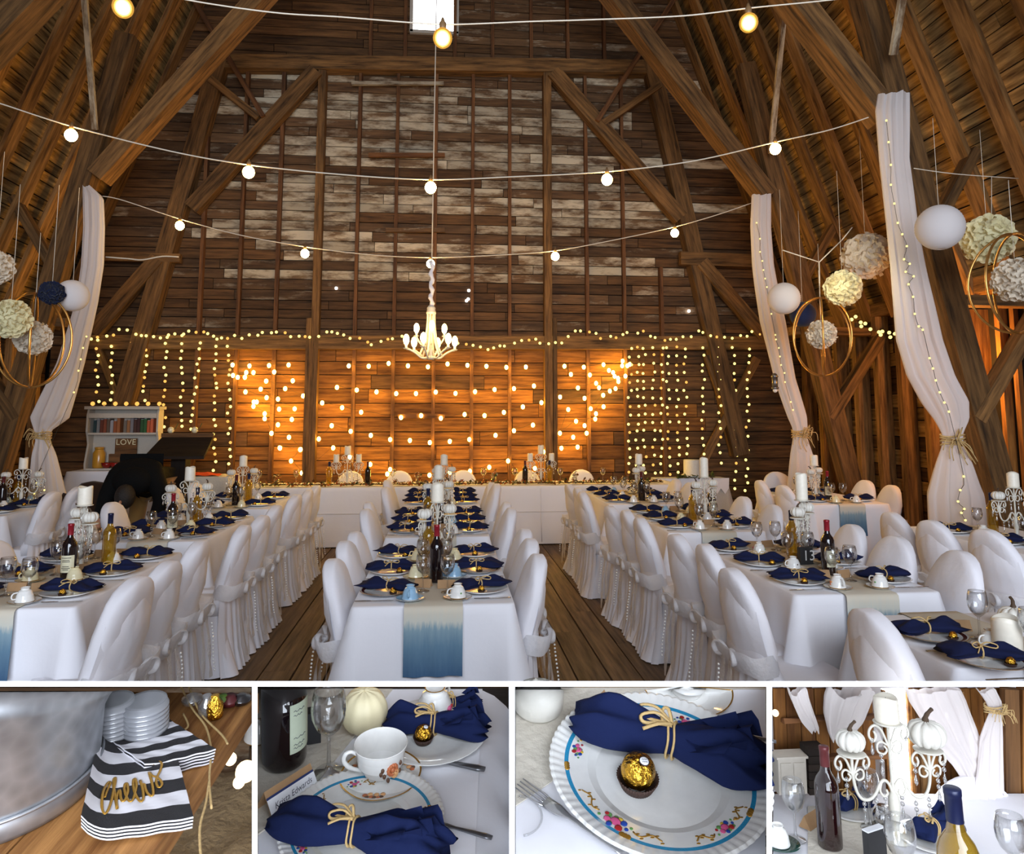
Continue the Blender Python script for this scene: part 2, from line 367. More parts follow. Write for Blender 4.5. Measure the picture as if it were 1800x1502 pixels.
M['black'] = fabric('black_knit', (.004, .004, .004), bump=.3, bscale=60, sheen=0); M['khaki'] = fabric('khaki_cotton', srgb(138, 104, 58), bump=.2)
M['skin'] = plain('skin', srgb(178, 126, 98), .55); M['hair'] = plain('dark_hair', (.012, .008, .006), .6, bump=.8, bscale=120); M['brown_coat'] = fabric('brown_coat', srgb(46, 28, 18), bump=.4)
M['shelf_white'] = plain('white_paint', (.52, .47, .40), .5); M['trim'] = plain('white_trim', (.93, .93, .93), .5)
M['galv'] = galvanised('galvanised_steel'); M['stripe'] = stripes('striped_paper'); M['paper'] = plain('napkin_paper', (.72, .70, .73), .9)
M['cups'] = thin_glass('clear_plastic', (.93, .93, .95), (.85, .86, .9), .5, lo=.12, hi=.7, rough=.12)
M['leaf'] = plain('autumn_leaf', srgb(176, 92, 30), .7); M['leaf_g'] = plain('green_leaf', srgb(74, 82, 34), .7); M['orange'] = plain('orange_fabric', srgb(214, 70, 30), .7)
M['black_paper'] = plain('black_paper', srgb(36, 34, 36), .75, bump=.3, bscale=700); M['bokeh'] = emit('warm_glow', (1, .74, .42), 4)
M['burlap'] = fabric('burlap', srgb(176, 150, 112), bump=.8, bscale=40)
M['green'] = plain('green_foil', srgb(96, 130, 40), .3)
# ================================================================ THE BARN
YW, HW, EZ, SL = 10.6, 5.6, 3.0, .36           # end wall, half width, eave height, roof slope dx/dz
roofx = lambda z: HW - SL*(z-EZ) if z > EZ else HW
ZB = 8.6
# floor
floor = thing('floor', kind='structure')
MB().box((0, 4.6, -.075), (11.6, 12.4, .05)).build('subfloor', M['dark'], floor, smooth=False)
x = -HW
while x < HW:
    wd = random.uniform(.19, .25); cuts = [-1.2, 2.6+random.uniform(-.6, .6), 5.3+random.uniform(-.9, .9), 7.9+random.uniform(-.8, .8), YW]
    for a, b in zip(cuts[:-1], cuts[1:]):
        dz = random.uniform(-.004, .0)
        timber('plank', (x+wd/2, a+.003, -.022+dz), (x+wd/2, b-.003, -.022+dz), wd-.011, .044, M['floor'], floor, jit=.0015)
    x += wd
# end wall
wall = thing('wall_back', kind='structure')
MB().add([(-HW-.1, YW+.1, -.05), (HW+.1, YW+.1, -.05), (HW+.1, YW+.1, EZ), (roofx(ZB)+.1, YW+.1, ZB), (0, YW+.1, 11.3), (-roofx(ZB)-.1, YW+.1, ZB), (-HW-.1, YW+.1, EZ)], [(0, 1, 2, 3, 4, 5, 6)]).build('backing', M['dark'], wall, smooth=False)
W0, W1 = onY(724, 0, YW).x, onY(804, 0, YW).x
WZ = onY(763, 60, YW).z
z = 0
while z < 8.5:
    h = random.uniform(.185, .215) if z < 2.6 else random.uniform(.128, .158)
    hx = roofx(z+h) - .02
    xs = [-hx]
    while xs[-1] < hx - 1.2: xs.append(min(hx, xs[-1] + random.uniform(1.3, 3.0)))
    xs[-1] = hx
    for a, b in zip(xs[:-1], xs[1:]):
        segs = [(a, b)]
        if z+h > WZ and b > W0 and a < W1:
            segs = [s for s in ((a, W0), (W1, b)) if s[1]-s[0] > .05]
        for a2, b2 in segs:
            c = (a2+b2)/2
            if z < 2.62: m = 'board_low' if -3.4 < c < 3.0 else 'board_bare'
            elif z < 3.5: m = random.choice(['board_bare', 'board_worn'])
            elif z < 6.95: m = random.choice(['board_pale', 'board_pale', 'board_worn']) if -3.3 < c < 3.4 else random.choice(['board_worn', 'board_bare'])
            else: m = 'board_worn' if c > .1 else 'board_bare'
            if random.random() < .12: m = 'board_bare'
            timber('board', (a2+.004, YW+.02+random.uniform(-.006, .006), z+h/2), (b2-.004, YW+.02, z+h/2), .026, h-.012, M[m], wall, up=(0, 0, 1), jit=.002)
    z += h
def wall_timber(name, p0, p1, wd, th=.12, yo=0, mat='timber'):
    a, b = onY(p0[0], p0[1], YW-.08-yo), onY(p1[0], p1[1], YW-.08-yo)
    return timber(name, a, b, wd, th, M[mat], wall, up=(0, -1, 0))
def vert(name, px, y0, y1, wd, th, yo=0, mat='stud', py=650):
    x = onY(px, py, YW-.08-yo).x
    z0 = max(0, onY(px, y0, YW-.08-yo).z); z1 = onY(px, y1, YW-.08-yo).z
    return timber(name, (x, YW-.05-yo, z0), (x, YW-.05-yo, z1), wd, th, M[mat], wall, up=(0, -1, 0))
for px in (345, 414, 481, 622, 691, 762, 829, 896, 1034, 1100, 1166):
    vert('stud', px, 960, 118 if px < 1150 else 470, .05, .09)
for px in (652, 713, 800, 866, 934, 998, 1062): vert('stud', px, 110, -40, .05, .09, py=50)
vert('post', 552, 960, 125, .11, .16, .06, 'timber'); vert('post', 541, 960, 560, .07, .12, .09, 'timber')
vert('post', 964, 960, 125, .12, .16, .06, 'timber'); vert('post', 976, 960, 560, .06, .1, .09, 'timber')
wall_timber('tie_beam', (385, 112), (1150, 122), .22, .2, .03)
wall_timber('girt', (150, 602), (1345, 604), .20, .14, .02)
wall_timber('canted_post', (390, 95), (205, 760), .24, .2, .04); wall_timber('canted_post', (1140, 100), (1300, 800), .24, .2, .04)
wall_timber('brace', (556, 126), (338, 368), .22, .16, .10); wall_timber('brace', (972, 128), (1196, 385), .22, .16, .10)
wall_timber('brace', (278, 455), (165, 585), .2, .14, .1); wall_timber('brace', (1232, 462), (1342, 590), .2, .14, .1)
wall_timber('brace', (1195, 455), (1325, 460), .2, .12, .1); wall_timber('brace', (180, 452), (318, 455), .12, .1, .1)
wall_timber('brace', (370, 140), (455, 208), .1, .1, .14); wall_timber('brace', (1160, 150), (1060, 218), .1, .1, .14)
wall_timber('brace', (335, -10), (463, 205), .07, .05, .22, 'stud'); wall_timber('brace', (1190, -10), (1050, 213), .07, .05, .22, 'stud')
wall_timber('brace', (172, 610), (232, 760), .1, .06, .05); wall_timber('brace', (256, 608), (196, 760), .1, .06, .05)
wall_timber('brace', (1242, 625), (1296, 780), .1, .06, .05); wall_timber('brace', (1330, 630), (1236, 810), .12, .06, .08)
wall_timber('ledge_strip', (618, 147), (780, 147), .05, .05, .06, 'board_pale'); wall_timber('ledge_strip', (648, 273), (782, 273), .06, .05, .06, 'stud')
wall_timber('ledge_strip', (700, 732), (782, 732), .06, .06, .06, 'stud'); wall_timber('ledge_strip', (678, 405), (782, 405), .06, .05, .06, 'board_worn')
# tiny holes in the boards with sky behind
for px, py in ((824, 511), (823, 526), (820, 529), (591, 507), (1211, 547)):
    p = onY(px, py, YW-.012)
    MB().lathe([(0, 0), (.022, 0), (.022, .006)], 8, M=Matrix.Rotation(pi/2, 3, 'X')).build('knot_hole', M['daylight'], wall, M=Matrix.Translation(p))
# bright window high in the gable
win = thing('window_1', kind='structure', loc=((W0+W1)/2, YW, WZ+.45))
MB().box((0, .05, 0), (W1-W0-.06, .01, .9)).build('pane', M['daylight'], win, smooth=False)
for c, d in (((0, 0, -.44), (W1-W0+.04, .1, .05)), ((0, 0, .44), (W1-W0+.04, .1, .05)), ((-(W1-W0)/2, 0, 0), (.05, .1, .9)), (((W1-W0)/2, 0, 0), (.05, .1, .9))):
    MB().box(c, d).build('frame', M['shelf_white'], win, smooth=False)
# roof: rafters, roofing boards, trusses
roof = thing('ceiling', kind='structure')
for s in (-1, 1):
    for k in range(17):
        y = .9 + k*.6
        timber('rafter', (s*(roofx(EZ)-.12), y, EZ-.15), (s*(roofx(ZB)-.12), y, ZB), .055, .20, M['rafter'], roof, up=(0, 1, 0))
    t = 0; L = sqrt((ZB-EZ)**2 + (SL*(ZB-EZ))**2)
    dirv = V((-s*SL, 0, 1)).normalized(); nrm = V((s*1, 0, SL)).normalized()
    while t < L:
        wd = random.uniform(.13, .2)
        c = V((s*HW, 0, EZ)) + dirv*(t+wd/2) + nrm*.02
        cuts = [-.6, 3.2+random.uniform(-1, 1), 6.4+random.uniform(-1.2, 1.2), YW+.05]
        for a, b in zip(cuts[:-1], cuts[1:]):
            timber('roof_board', (c.x, a+.004, c.z), (c.x, b-.004, c.z), wd-random.uniform(.008, .016), .022, M['roof_board'], roof, up=nrm, jit=.003)
        t += wd
    MB().add([(s*(HW+.12), -.6, EZ-.1), (s*(HW+.12), YW+.1, EZ-.1), (s*(roofx(ZB)+.12), YW+.1, ZB), (s*(roofx(ZB)+.12), -.6, ZB)], [(0, 1, 2, 3)]).build('shingle_underlay', M['dark'], roof, smooth=False)
    MB().box((s*1.75, 5, 9.85), (4.2, 11.4, .05), Matrix.Rotation(s*.62, 3, 'Y')).build('upper_roof_panel', M['board_bare'], roof, smooth=False)
TY = (3.65, 6.1, 8.55)
for k, y in enumerate(TY):
    for s in (-1, 1):
        timber('canted_post', (s*5.2, y, 0), (s*3.86, y, 6.2), .22, .19, M['timber'], roof, up=(0, 1, 0))
        timber('diagonal_brace', (s*4.08, y-.02, 4.42), (s*.7, y-.02, 8.9), .2, .26, M['timber'], roof, up=(0, 1, 0))
        timber('side_brace', (s*4.78, y-.03, 1.6), (s*5.55, y-.03, 2.7), .12, .14, M['timber'], roof, up=(0, 1, 0))
        timber('side_tie', (s*4.4, y+.16, 2.72), (s*5.6, y+.16, 2.72), .1, .17, M['timber'], roof, up=(0, 1, 0))
        timber('upper_brace', (s*4.55, y+.14, 3.3), (s*5.1, y+.14, 4.2), .1, .14, M['timber'], roof, up=(0, 1, 0))
for a, b in ((3.65, 6.1), (6.1, 8.55)):      # long thin wind braces between the frames, seen as pale sticks
    for s in (-1, 1):
        timber('wind_brace', (s*3.75, a+1.0, 6.6), (s*4.02, b-.3, 4.9), .06, .04, M['board_pale'], roof, up=(0, 1, 0))
# side walls
for s, nm in ((-1, 'wall_left'), (1, 'wall_right')):
    wl = thing(nm, kind='structure')
    MB().box((s*(HW+.09), 5, EZ/2), (.03, 11.4, EZ)).build('backing', M['dark'], wl, smooth=False)
    z = 0
    while z < EZ-.05:
        h = random.uniform(.15, .2)
        cuts = [-.6, 2.6+random.uniform(-.5, .5), 6.30, 7.2, 8.6+random.uniform(-.6, .6), YW]
        for i, (a, b) in enumerate(zip(cuts[:-1], cuts[1:])):
            if s > 0 and i == 2 and .7 < z < 2.7: continue
            timber('board', (s*(HW+.04), a+.003, z+h/2), (s*(HW+.04), b-.003, z+h/2), .024, h-.012, M['board_bare' if s < 0 else random.choice(['board_bare', 'roof_board'])], wl, jit=.002)
        z += h
    y = 1.2
    while y < YW:
        if not (s > 0 and 6.25 < y < 7.25):
            timber('stud', (s*(HW-.07), y, 0), (s*(HW-.07), y, EZ), .17 if s > 0 else .08, .1, M['rafter'], wl, up=(0, 1, 0))
        y += .46 if s > 0 else .6
    timber('wall_plate', (s*(HW-.06), -.5, EZ-.02), (s*(HW-.06), YW, EZ-.02), .2, .16, M['timber'], wl)
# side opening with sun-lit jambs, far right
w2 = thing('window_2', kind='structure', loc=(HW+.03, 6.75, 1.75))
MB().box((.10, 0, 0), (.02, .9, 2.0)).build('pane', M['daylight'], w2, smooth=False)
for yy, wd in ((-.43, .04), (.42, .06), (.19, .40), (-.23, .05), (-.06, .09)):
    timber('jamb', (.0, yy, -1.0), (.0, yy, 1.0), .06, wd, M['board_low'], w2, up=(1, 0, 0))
timber('sill', (0, -.45, -1.0), (0, .45, -1.0), .1, .08, M['timber'], w2)
# ================================================================ white rails standing in for the collage borders, four booths for the close-ups
RY0, RY1 = .45, 2.24
def wedge(name, x0, x1, y0, y1, d0, d1):
    """a board that widens along the camera rays behind its front edge"""
    vs = []
    for d in (d0, d1):
        for px, py in ((x0, y0), (x1, y0), (x1, y1), (x0, y1)): vs.append(onY(px, py, d))
    return MB().add(vs, [(0, 1, 2, 3), (4, 7, 6, 5), (0, 4, 5, 1), (1, 5, 6, 2), (2, 6, 7, 3), (3, 7, 4, 0)]).build(name, M['trim'], smooth=False, kind='structure')
wedge('trim_1', -260, 2060, 1198, 1207.5, RY0, .60)
wedge('trim_5', -260, 562, 1198, 1207.5, .6005, RY1); wedge('trim_6', 896, 1010, 1198, 1207.5, .6005, RY1); wedge('trim_7', 1348, 2060, 1198, 1207.5, .6005, RY1)
for i, (a, b) in enumerate(((443, 452.5), (895, 905), (1347.5, 1357))):
    wedge('trim_%d' % (i+2), a, b, 1207.6, 1640, RY0, RY1)
# ================================================================ TABLES
TZ = .74
def rr_point(u, a, b, r):
    """point and outward normal on a rounded rectangle, u in 0..1"""
    segs = [(2*a-2*r), pi*r/2, (2*b-2*r), pi*r/2]*2; P = sum(segs); d = (u % 1)*P
    cx = [(a-r, -b+r), (a-r, b-r), (-a+r, b-r), (-a+r, -b+r)]
    st = [((-a+r, -b), (1, 0), (0, -1)), None, ((a, -b+r), (0, 1), (1, 0)), None, ((a-r, b), (-1, 0), (0, 1)), None, ((-a, b-r), (0, -1), (-1, 0)), None]
    for i, L in enumerate(segs):
        if d <= L or i == 7:
            if i % 2 == 0:
                p, t, n = st[i]; return (p[0]+t[0]*d, p[1]+t[1]*d), n
            ang = -pi/2 + (i//2)*pi/2 + d/r; c = cx[i//2]
            return (c[0]+r*cos(ang), c[1]+r*sin(ang)), (cos(ang), sin(ang))
        d -= L
def cloth_mesh(w, l, h, seed, ampl=.022, flare=.05):
    rnd = random.Random(seed); a, b = w/2, l/2; n = 176
    ph = [rnd.uniform(0, 6.28) for _ in range(6)]; rows = []
    us = [i/n for i in range(n)]
    pts = [rr_point(u, a, b, .018) for u in us]
    corners = [(a, b), (a, -b), (-a, b), (-a, -b)]
    def row(inset, z, t):
        out = []
        for u, (p, nn) in zip(us, pts):
            s = u*(2*w+2*l)
            cd = min(sqrt((p[0]-c[0])**2+(p[1]-c[1])**2) for c in corners)
            off = -inset + t*flare*.6 + t*ampl*(sin(s*9+ph[0])+.6*sin(s*17+ph[1])+.4*sin(s*31+ph[2])) + t*.17*math.exp(-(cd/.08)**2) - t*.035*math.exp(-((cd-.22)/.09)**2)
            out.append(V((p[0]+nn[0]*off, p[1]+nn[1]*off, z)))
        return out
    rows.append([V((p[0]*.80, p[1]*.80, 0)) for p, nn in pts]); rows.append([V((p[0]*.95, p[1]*.97, 0)) for p, nn in pts]); rows.append(row(.006, -.001, 0)); rows.append(row(0, -.008, .0))
    for t in (.06, .15, .28, .42, .56, .7, .85, 1): rows.append(row(0, -.008-(h-.02)*t, t))
    m = MB().grid(rows[::-1], True); base = len(m.v)
    m.f.append(list(range(base-n, base))); m.m.append(0)
    return m
def runner_mesh(wd, l, hang):
    """linen strip over the table, both ends hanging"""
    m = MB(); a = wd/2; b = l/2+.033; rows = []
    pts = [(-b-.006, -hang), (-b-.003, -hang*.75), (-b-.001, -hang*.5), (-b+.001, -hang*.25), (-b, -.03), (-b+.004, -.006), (-b+.02, .004)]
    k = 14
    pts += [(-b+.02+(2*b-.04)*i/k, .004+.0012*sin(i*2.1)) for i in range(1, k)]
    pts += [(-p[0], p[1]) for p in pts[6::-1]]
    for y, z in pts:
        hh = max(0, -z)
        rows.append([V((a*(j/6-1)+ .004*hh*sin(7*z+j), y + (-1 if y < 0 else 1)*hh*.03*sin(j*1.3+5*z), z)) for j in range(13)])
    low = [[p - V((0, 0 if abs(p.y) < b-.001 else math.copysign(.0015, p.y), .0015 if abs(p.y) < b-.001 else 0)) for p in r] for r in rows]
    m.grid(rows); m.grid([r[::-1] for r in low]); return m
def banquet_table(name, cx, y0, y1, w=.775, seed=0, runner=True, lab='', rlab='', hang=.31):
    t = thing('banquet_table', lab, 'table', (cx, (y0+y1)/2, TZ), group='cloth covered banquet tables')
    cloth_mesh(w, y1-y0, TZ, seed).build('tablecloth', M['cloth'], t)
    MB().box((0, 0, -.035), (w-.06, y1-y0-.06, .03)).build('tabletop', M['board_bare'], t, smooth=False)
    if runner:
        r = runner_mesh(.275, y1-y0, hang).build('table_runner', M['dye']); r.location = (cx, (y0+y1)/2, TZ)
        tag(r, rlab, 'table runner', 'dip dyed linen runners')
    return t
LW = .775
TABLES = [  # key, phrase, centre x, front y, back y
    ('C1', 'front middle table', -.045, 3.50, 4.90), ('C2', 'second middle table', -.045, 5.42, 6.80), ('C3', 'rear middle table', -.03, 7.22, 8.55),
    ('L1', 'front left table', -2.105, 3.62, 5.00), ('L2', 'second left table', -2.09, 5.40, 6.72), ('L3', 'rear left table', -2.08, 7.20, 8.30),
    ('R1', 'front right table', 2.14, 3.52, 4.92), ('R2', 'second right table', 2.11, 5.45, 6.80), ('R3', 'rear right table', 2.05, 7.22, 8.55),
    ('R0', 'near right corner table', 2.20, 2.47, 3.15), ('F1', 'far right table', 4.13, 3.75, 5.60), ('F2', 'far right rear table', 4.12, 7.02, 8.25),
    ('FL', 'shadowed far left table', -4.35, 6.90, 8.25)]
for i, (k, ph, cx, y0, y1) in enumerate(TABLES):
    banquet_table(k, cx, y0, y1, .775 if k not in ('F2', 'FL') else .85, 20+i, True, 'white cloth covered %s with long drop' % ph, 'cream and blue dip dyed linen runner on %s' % ph)
TAB = {k: (ph, cx, y0, y1) for k, ph, cx, y0, y1 in TABLES}
# head table across the end
hx0, hx1 = onZ(428, 857, TZ).x, onZ(1200, 853, TZ).x
ht = thing('head_table', 'long head table under pinkish white creased cloth along the end wall', 'table', ((hx0+hx1)/2, 9.6, TZ))
cloth_mesh(hx1-hx0, .72, TZ, 77, .006, .015).build('tablecloth', M['cloth'], ht)
for i, xx in enumerate((-1.9, -.95, 0, .95, 1.9)):       # pressed fold lines
    MB().tube([(xx, -.372, -.03), (xx, -.385, -.4), (xx+.01, -.395, -.70)], .004, 4).build('pressed_crease', M['cloth'], ht)
MB().tube([(-(hx1-hx0)/2+.05, -.384, -.32), (0, -.384, -.325), ((hx1-hx0)/2-.05, -.384, -.32)], .004, 4).build('pressed_crease', M['cloth'], ht)
# ================================================================ CHAIRS
def chair_proto():
    root = thing('covered_chair', '', 'chair', group='white covered banquet chairs')
    m = MB(); n = 72; rows = []
    def rr(a, b, z, fold, cyo=0):
        out = []
        for i in range(n):
            p, nn = rr_point(i/n, a, b, .06)
            f = fold*(sin(i/n*2*pi*7+1)+.6*sin(i/n*2*pi*13+2)+.35*sin(i/n*2*pi*23))
            out.append(V((p[0]+nn[0]*f, p[1]+nn[1]*f+cyo, z)))
        return out
    for z, a, b, f, o in ((.006, .238, .30, .016, -.035), (.03, .237, .295, .015, -.033), (.12, .231, .275, .012, -.025), (.24, .225, .25, .008, -.016), (.34, .220, .235, .005, -.008), (.42, .219, .222, .002, 0), (.448, .213, .215, 0, 0), (.458, .19, .19, 0, 0), (.452, .09, .09, 0, 0)):
        rows.append(rr(a, b, z, f, o))
    m.grid(rows, True, 0, False, True)
    rows = []; k = 36
    zs = [.40, .48, .54, .60, .68, .76, .83, .88, .92, .945, .958, .963]
    for z in zs:
        s = (z-.40)/.563
        hw = .212 - .014*s if s < .5 else .205*sqrt(max(.002, 1-((s-.5)/.503)**2.5))
        ht_ = (.062-.030*s)*(1 if s < .85 else sqrt(max(.02, 1-((s-.85)/.155)**2)))
        yc = -.185 - .135*s**1.15 - (.018 if .2 < s < .3 else 0)
        row = []
        for i in range(k):
            a = 2*pi*i/k; c_, s_ = cos(a), sin(a)
            px = hw*math.copysign(abs(c_)**.6, c_); py = ht_*math.copysign(abs(s_)**.8, s_)
            row.append(V((px, yc+py + .005*sin(9*z+5*px) - (.02*(1-(px/.22)**2) if py < 0 else -.012*(1-(px/.22)**2)), z)))
        rows.append(row)
    m.grid(rows, True, 0, True, True)
    # back drape from shoulder to floor
    rows = []
    for z, y, hw in ((.90, -.345, .13), (.80, -.350, .19), (.70, -.338, .208), (.60, -.312, .212), (.54, -.290, .213), (.44, -.292, .216), (.30, -.300, .222), (.15, -.316, .232), (.004, -.342, .245)):
        t = max(0, (.56-z)/.56)
        rows.append([V((hw*(j/16-1), y + .06*((j/16-1)**2) + t*.018*sin(j*1.35+1)+t*.01*sin(j*2.6), z)) for j in range(33)])
    m.grid(rows)
    m.v = [tuple(V(p) + (noise.noise_vector(V(p)*9)*.007 + noise.noise_vector(V(p)*22)*.003)*min(1, p[2]/.1)) for p in m.v]
    m.build('chair_cover', M['cover'], root)
    b = MB(); rows = []
    for z, g in ((.50, .008), (.53, .013), (.57, .013), (.60, .008)):
        s = (z-.40)/.563; yc = -.2-.135*s
        rows.append([V(((.216+g)*math.copysign(abs(cos(a))**.5, cos(a)), yc-.03+(.085+g)*math.copysign(abs(sin(a))**.8, sin(a)), z+.006*sin(5*a))) for a in [2*pi*i/40 for i in range(40)]])
    b.grid(rows, True); b.build('sash', M['tulle'], root)
    bw = MB()
    for sx in (-1, 1):
        loop = [(0, 0, 0), (sx*.05, -.02, .035), (sx*.10, -.03, .03), (sx*.115, -.03, 0), (sx*.09, -.025, -.025), (sx*.04, -.015, -.015), (0, 0, 0)]
        lp = smoothpts(loop, 3); bw.tube(lp, [.004+.016*sin(pi*i/(len(lp)-1)) for i in range(len(lp))], 8, flat=.5)
    bw.ball((0, -.008, 0), .02, 8, 6); bw.build('bow', M['tulle'], root, M=Matrix.Translation((0, -.335, .55)))
    for i, (sx, L) in enumerate(((-.035, .44), (.04, .36))):
        rows = []
        for t in range(13):
            q = t/12; z = -L*q; c = sx*(1+.6*q)
            e = .021+.004*(t % 2)
            rows.append([V((c-e, -.024-.03*q+.004*sin(q*14), z)), V((c, -.030-.03*q+.006*sin(q*9), z)), V((c+e, -.024-.03*q+.004*sin(q*11), z))])
        MB().grid(rows).build('lace_tail', M['lace'], root, M=Matrix.Translation((0, -.335, .54)))
    bs = MB()
    for i in range(14): bs.ball((.008*sin(i*.5), -.398-.002*i, .50-.020*i), .006, 6, 4)
    bs.build('bead_strand', M['china'], root)
    return root
CH = chair_proto(); ch_used = [False]
def chair(x, y, rz, label, s=1.0, sz=None):
    sz = sz or s*.955
    global CH
    if not ch_used[0]:
        ch_used[0] = True; o = CH
        o.location = (x, y, 0); o.rotation_euler = (0, 0, rz); o['label'] = label; o.scale = (s, s, sz or s)
    else: o = dup(CH, (x, y, 0), rz, label, scale=(s, s, sz or s))
    return o
ORD = {3: ('nearest', 'middle', 'farthest'), 2: ('nearer', 'farther'), 1: ('single',), 4: ('nearest', 'second', 'third', 'farthest')}
def side_chairs(key, side, ys, dx=.30, jit=.02, sc_=1.0):
    ph, cx, y0, y1 = TAB[key]; rnd = random.Random(key+side)
    s = -1 if side == 'left' else 1
    for i, y in enumerate(ys):
        chair(cx + s*(LW/2+dx+rnd.uniform(-jit, jit)), y, s*pi/2 + rnd.uniform(-.08, .08), 'white covered chair, %s on %s side of %s' % (ORD[len(ys)][i], side, ph), sc_*rnd.uniform(.98, 1.02))
side_chairs('C1', 'left', (3.79, 4.16, 4.58), -.18); side_chairs('C1', 'right', (3.78, 4.16, 4.58), -.16)
side_chairs('C2', 'left', (5.62, 6.12), -.13); side_chairs('C2', 'right', (5.66, 6.12), -.13)
side_chairs('C3', 'left', (7.45, 8.0), -.13); side_chairs('C3', 'right', (7.45, 8.0), -.13)
side_chairs('L1', 'right', (3.36, 3.80, 4.24), .04, .03); side_chairs('L2', 'right', (5.0, 5.46, 5.92), .05, .03); side_chairs('L3', 'right', (6.72, 7.2, 7.66), .05, .03)
side_chairs('L1', 'left', (3.95, 4.55), -.15); side_chairs('L2', 'left', (5.62, 6.2), -.1); side_chairs('L3', 'left', (7.5, 8.0), -.1)
side_chairs('R1', 'left', (3.40, 3.82, 4.28), .04, .03); side_chairs('R2', 'left', (5.0, 5.40, 5.82), .04, .03); side_chairs('R3', 'left', (6.7, 7.14, 7.6), .02, .03)
side_chairs('R1', 'right', (3.62, 4.10, 4.58), -.15); side_chairs('R2', 'right', (5.75, 6.3), -.12); side_chairs('R3', 'right', (7.5, 8.05), -.12)
side_chairs('R0', 'left', (2.52,), -.05)
side_chairs('F1', 'left', (4.2, 4.68, 5.14), .10); side_chairs('F2', 'left', (7.3, 7.8), -.1)
side_chairs('F2', 'right', (7.25, 7.7), -.1)
side_chairs('FL', 'right', (7.12, 7.6), .0)
chair(4.25, 8.62, pi, 'white covered chair at the back end of the far right rear table')
for i, (px, nm) in enumerate(((612, 'leftmost'), (700, 'second from left'), (815, 'third from left'), (930, 'fourth from left'), (1028, 'rightmost'))):
    chair(onY(px, 840, 10.0).x, 9.98, pi, 'white covered chair behind the head table, %s' % nm, .95, .90)
# ================================================================ TABLEWARE
def plate_proto(n=28, det=False):
    m = MB()
    prof = [(0, .006), (.07, .006), (.085, .009), (.128, .019), (.130, .018), (.09, .004), (.07, 0), (0, 0)]
    m.lathe(prof, n); return m
P_PLATE = plate_proto(36).build('dinner_plate', [M['china']], None)
P_PLATE2 = MB().lathe([(0, .006), (.07, .006), (.085, .009), (.108, .0145), (.122, .018), (.128, .019), (.130, .018), (.09, .004), (.07, 0), (0, 0)], 36, mis=[0, 0, 0, 1, 0, 2, 0, 0, 0]).build('dinner_plate', [M['china'], M['maroon'], M['gilt']], None)
def napkin_proto(seed, mat):
    rnd = random.Random(seed); root = thing('napkin', '', 'napkin', group='navy napkins on the dinner plates')
    m = MB(); rows = []; n = 30; k = 26; tie = rnd.uniform(-.02, .03)
    ph = [rnd.uniform(0, 6) for _ in range(4)]
    for i in range(k):
        x = -.125 + .25*i/(k-1); d = abs(x-tie)
        wd = .012 + .048*min(1, d/.085)**.75*(1 if d < .10 else 1-.25*((d-.10)/.05)); th = (.013 + .016*min(1, d/.05))*(1-.8*max(0, min(1, (d-.075)/.05)))
        row = []
        for j in range(n):
            a = 2*pi*j/n
            f = 1 + .22*min(1, d/.06)*(sin(4*a+ph[0]+x*12) + .5*sin(7*a+ph[1]-x*20))
            zz = th*sin(a)*f
            row.append(V((x + .012*sin(3*a+ph[2])*min(1, d/.1), wd*cos(a)*(1+.1*sin(5*a+ph[3])), max(-.011, zz) + .012)))
        rows.append(row)
    m.grid(rows, True, 0, True, True); m.build('folded_cloth', mat, root)
    r = MB(); r.tube([(tie, .017*cos(a), .012+.020*sin(a)) for a in [2*pi*i/14 for i in range(14)]], .003, 6, closed=True)
    for sx, L in ((-1, .035), (1, .04)):
        r.tube(smoothpts([(tie, 0, .032), (tie+sx*.015, -.012, .045), (tie+sx*L, -.022, .040), (tie+sx*L*.8, -.03, .032), (tie+.004, -.008, .033)], 3), .0022, 5)
    r.tube(smoothpts([(tie, 0, .032), (tie-.01, -.02, .034), (tie-.03, -.045, .020)], 3), .002, 5)
    r.build('raffia_tie', M['raffia'], root); return root
NAPS = [napkin_proto(i, M['navy']) for i in (3, 4, 9)]
def choc_proto():
    root = thing('wrapped_chocolate', '', 'chocolate', group='gold foil chocolates')
    MB().ball((0, 0, .0165), .0155, 12, 9, fn=lambda d, a, t: 1+.03*sin(9*a+7*t)).build('foil', M['gold'], root)
    MB().lathe([(.010, 0), (.0165, .001), (.0195, .011)], 28, fn=lambda r, z, a: (r*(1+.05*sin(14*a)), z)).build('paper_case', M['choc'], root)
    return root
CHOC = choc_proto()
def cup_proto(mat, trim, motif):
    root = thing('teacup', '', 'teacup', group='upturned teacups')
    MB().lathe([(.040, 0), (.041, .003), (.039, .012), (.036, .03), (.027, .05), (.018, .056), (.018, .060), (.022, .064), (.020, .065), (.015, .060), (0, .058)], 24, mis=[1, 0, 0, 0, 0, 0, 0, 1, 0, 0]).build('cup', [mat, trim], root)
    MB().tube(smoothpts([(.037, 0, .018), (.052, 0, .018), (.058, 0, .03), (.050, 0, .044), (.030, 0, .046)], 3), .0035, 6).build('handle', mat, root)
    if motif:
        f = MB()
        for i, (a, z) in enumerate(((-1.6, .028), (-1.85, .022), (-1.35, .03), (-1.6, .016), (1.5, .026))):
            p = V((cos(a)*.0385, sin(a)*.0385, z)); f.ball(p, .007 if i == 0 else .0045, 7, 5, i % 3 if i else 0, (1, .6, 1))
        f.build('flower_motif', motif, root)
    return root
CUPS = [cup_proto(M['china_blue'], M['china'], None), cup_proto(M['china_cream'], M['gilt'], None), cup_proto(M['china'], M['gilt'], [M['pink'], M['leafp'], M['red']]), cup_proto(M['china'], M['gilt'], [M['rust'], M['brownp'], M['peach']]), cup_proto(M['china'], M['china'], None)]
CUPD = ['pale blue', 'cream gilt edged', 'white rose patterned', 'white rust flowered', 'plain white']
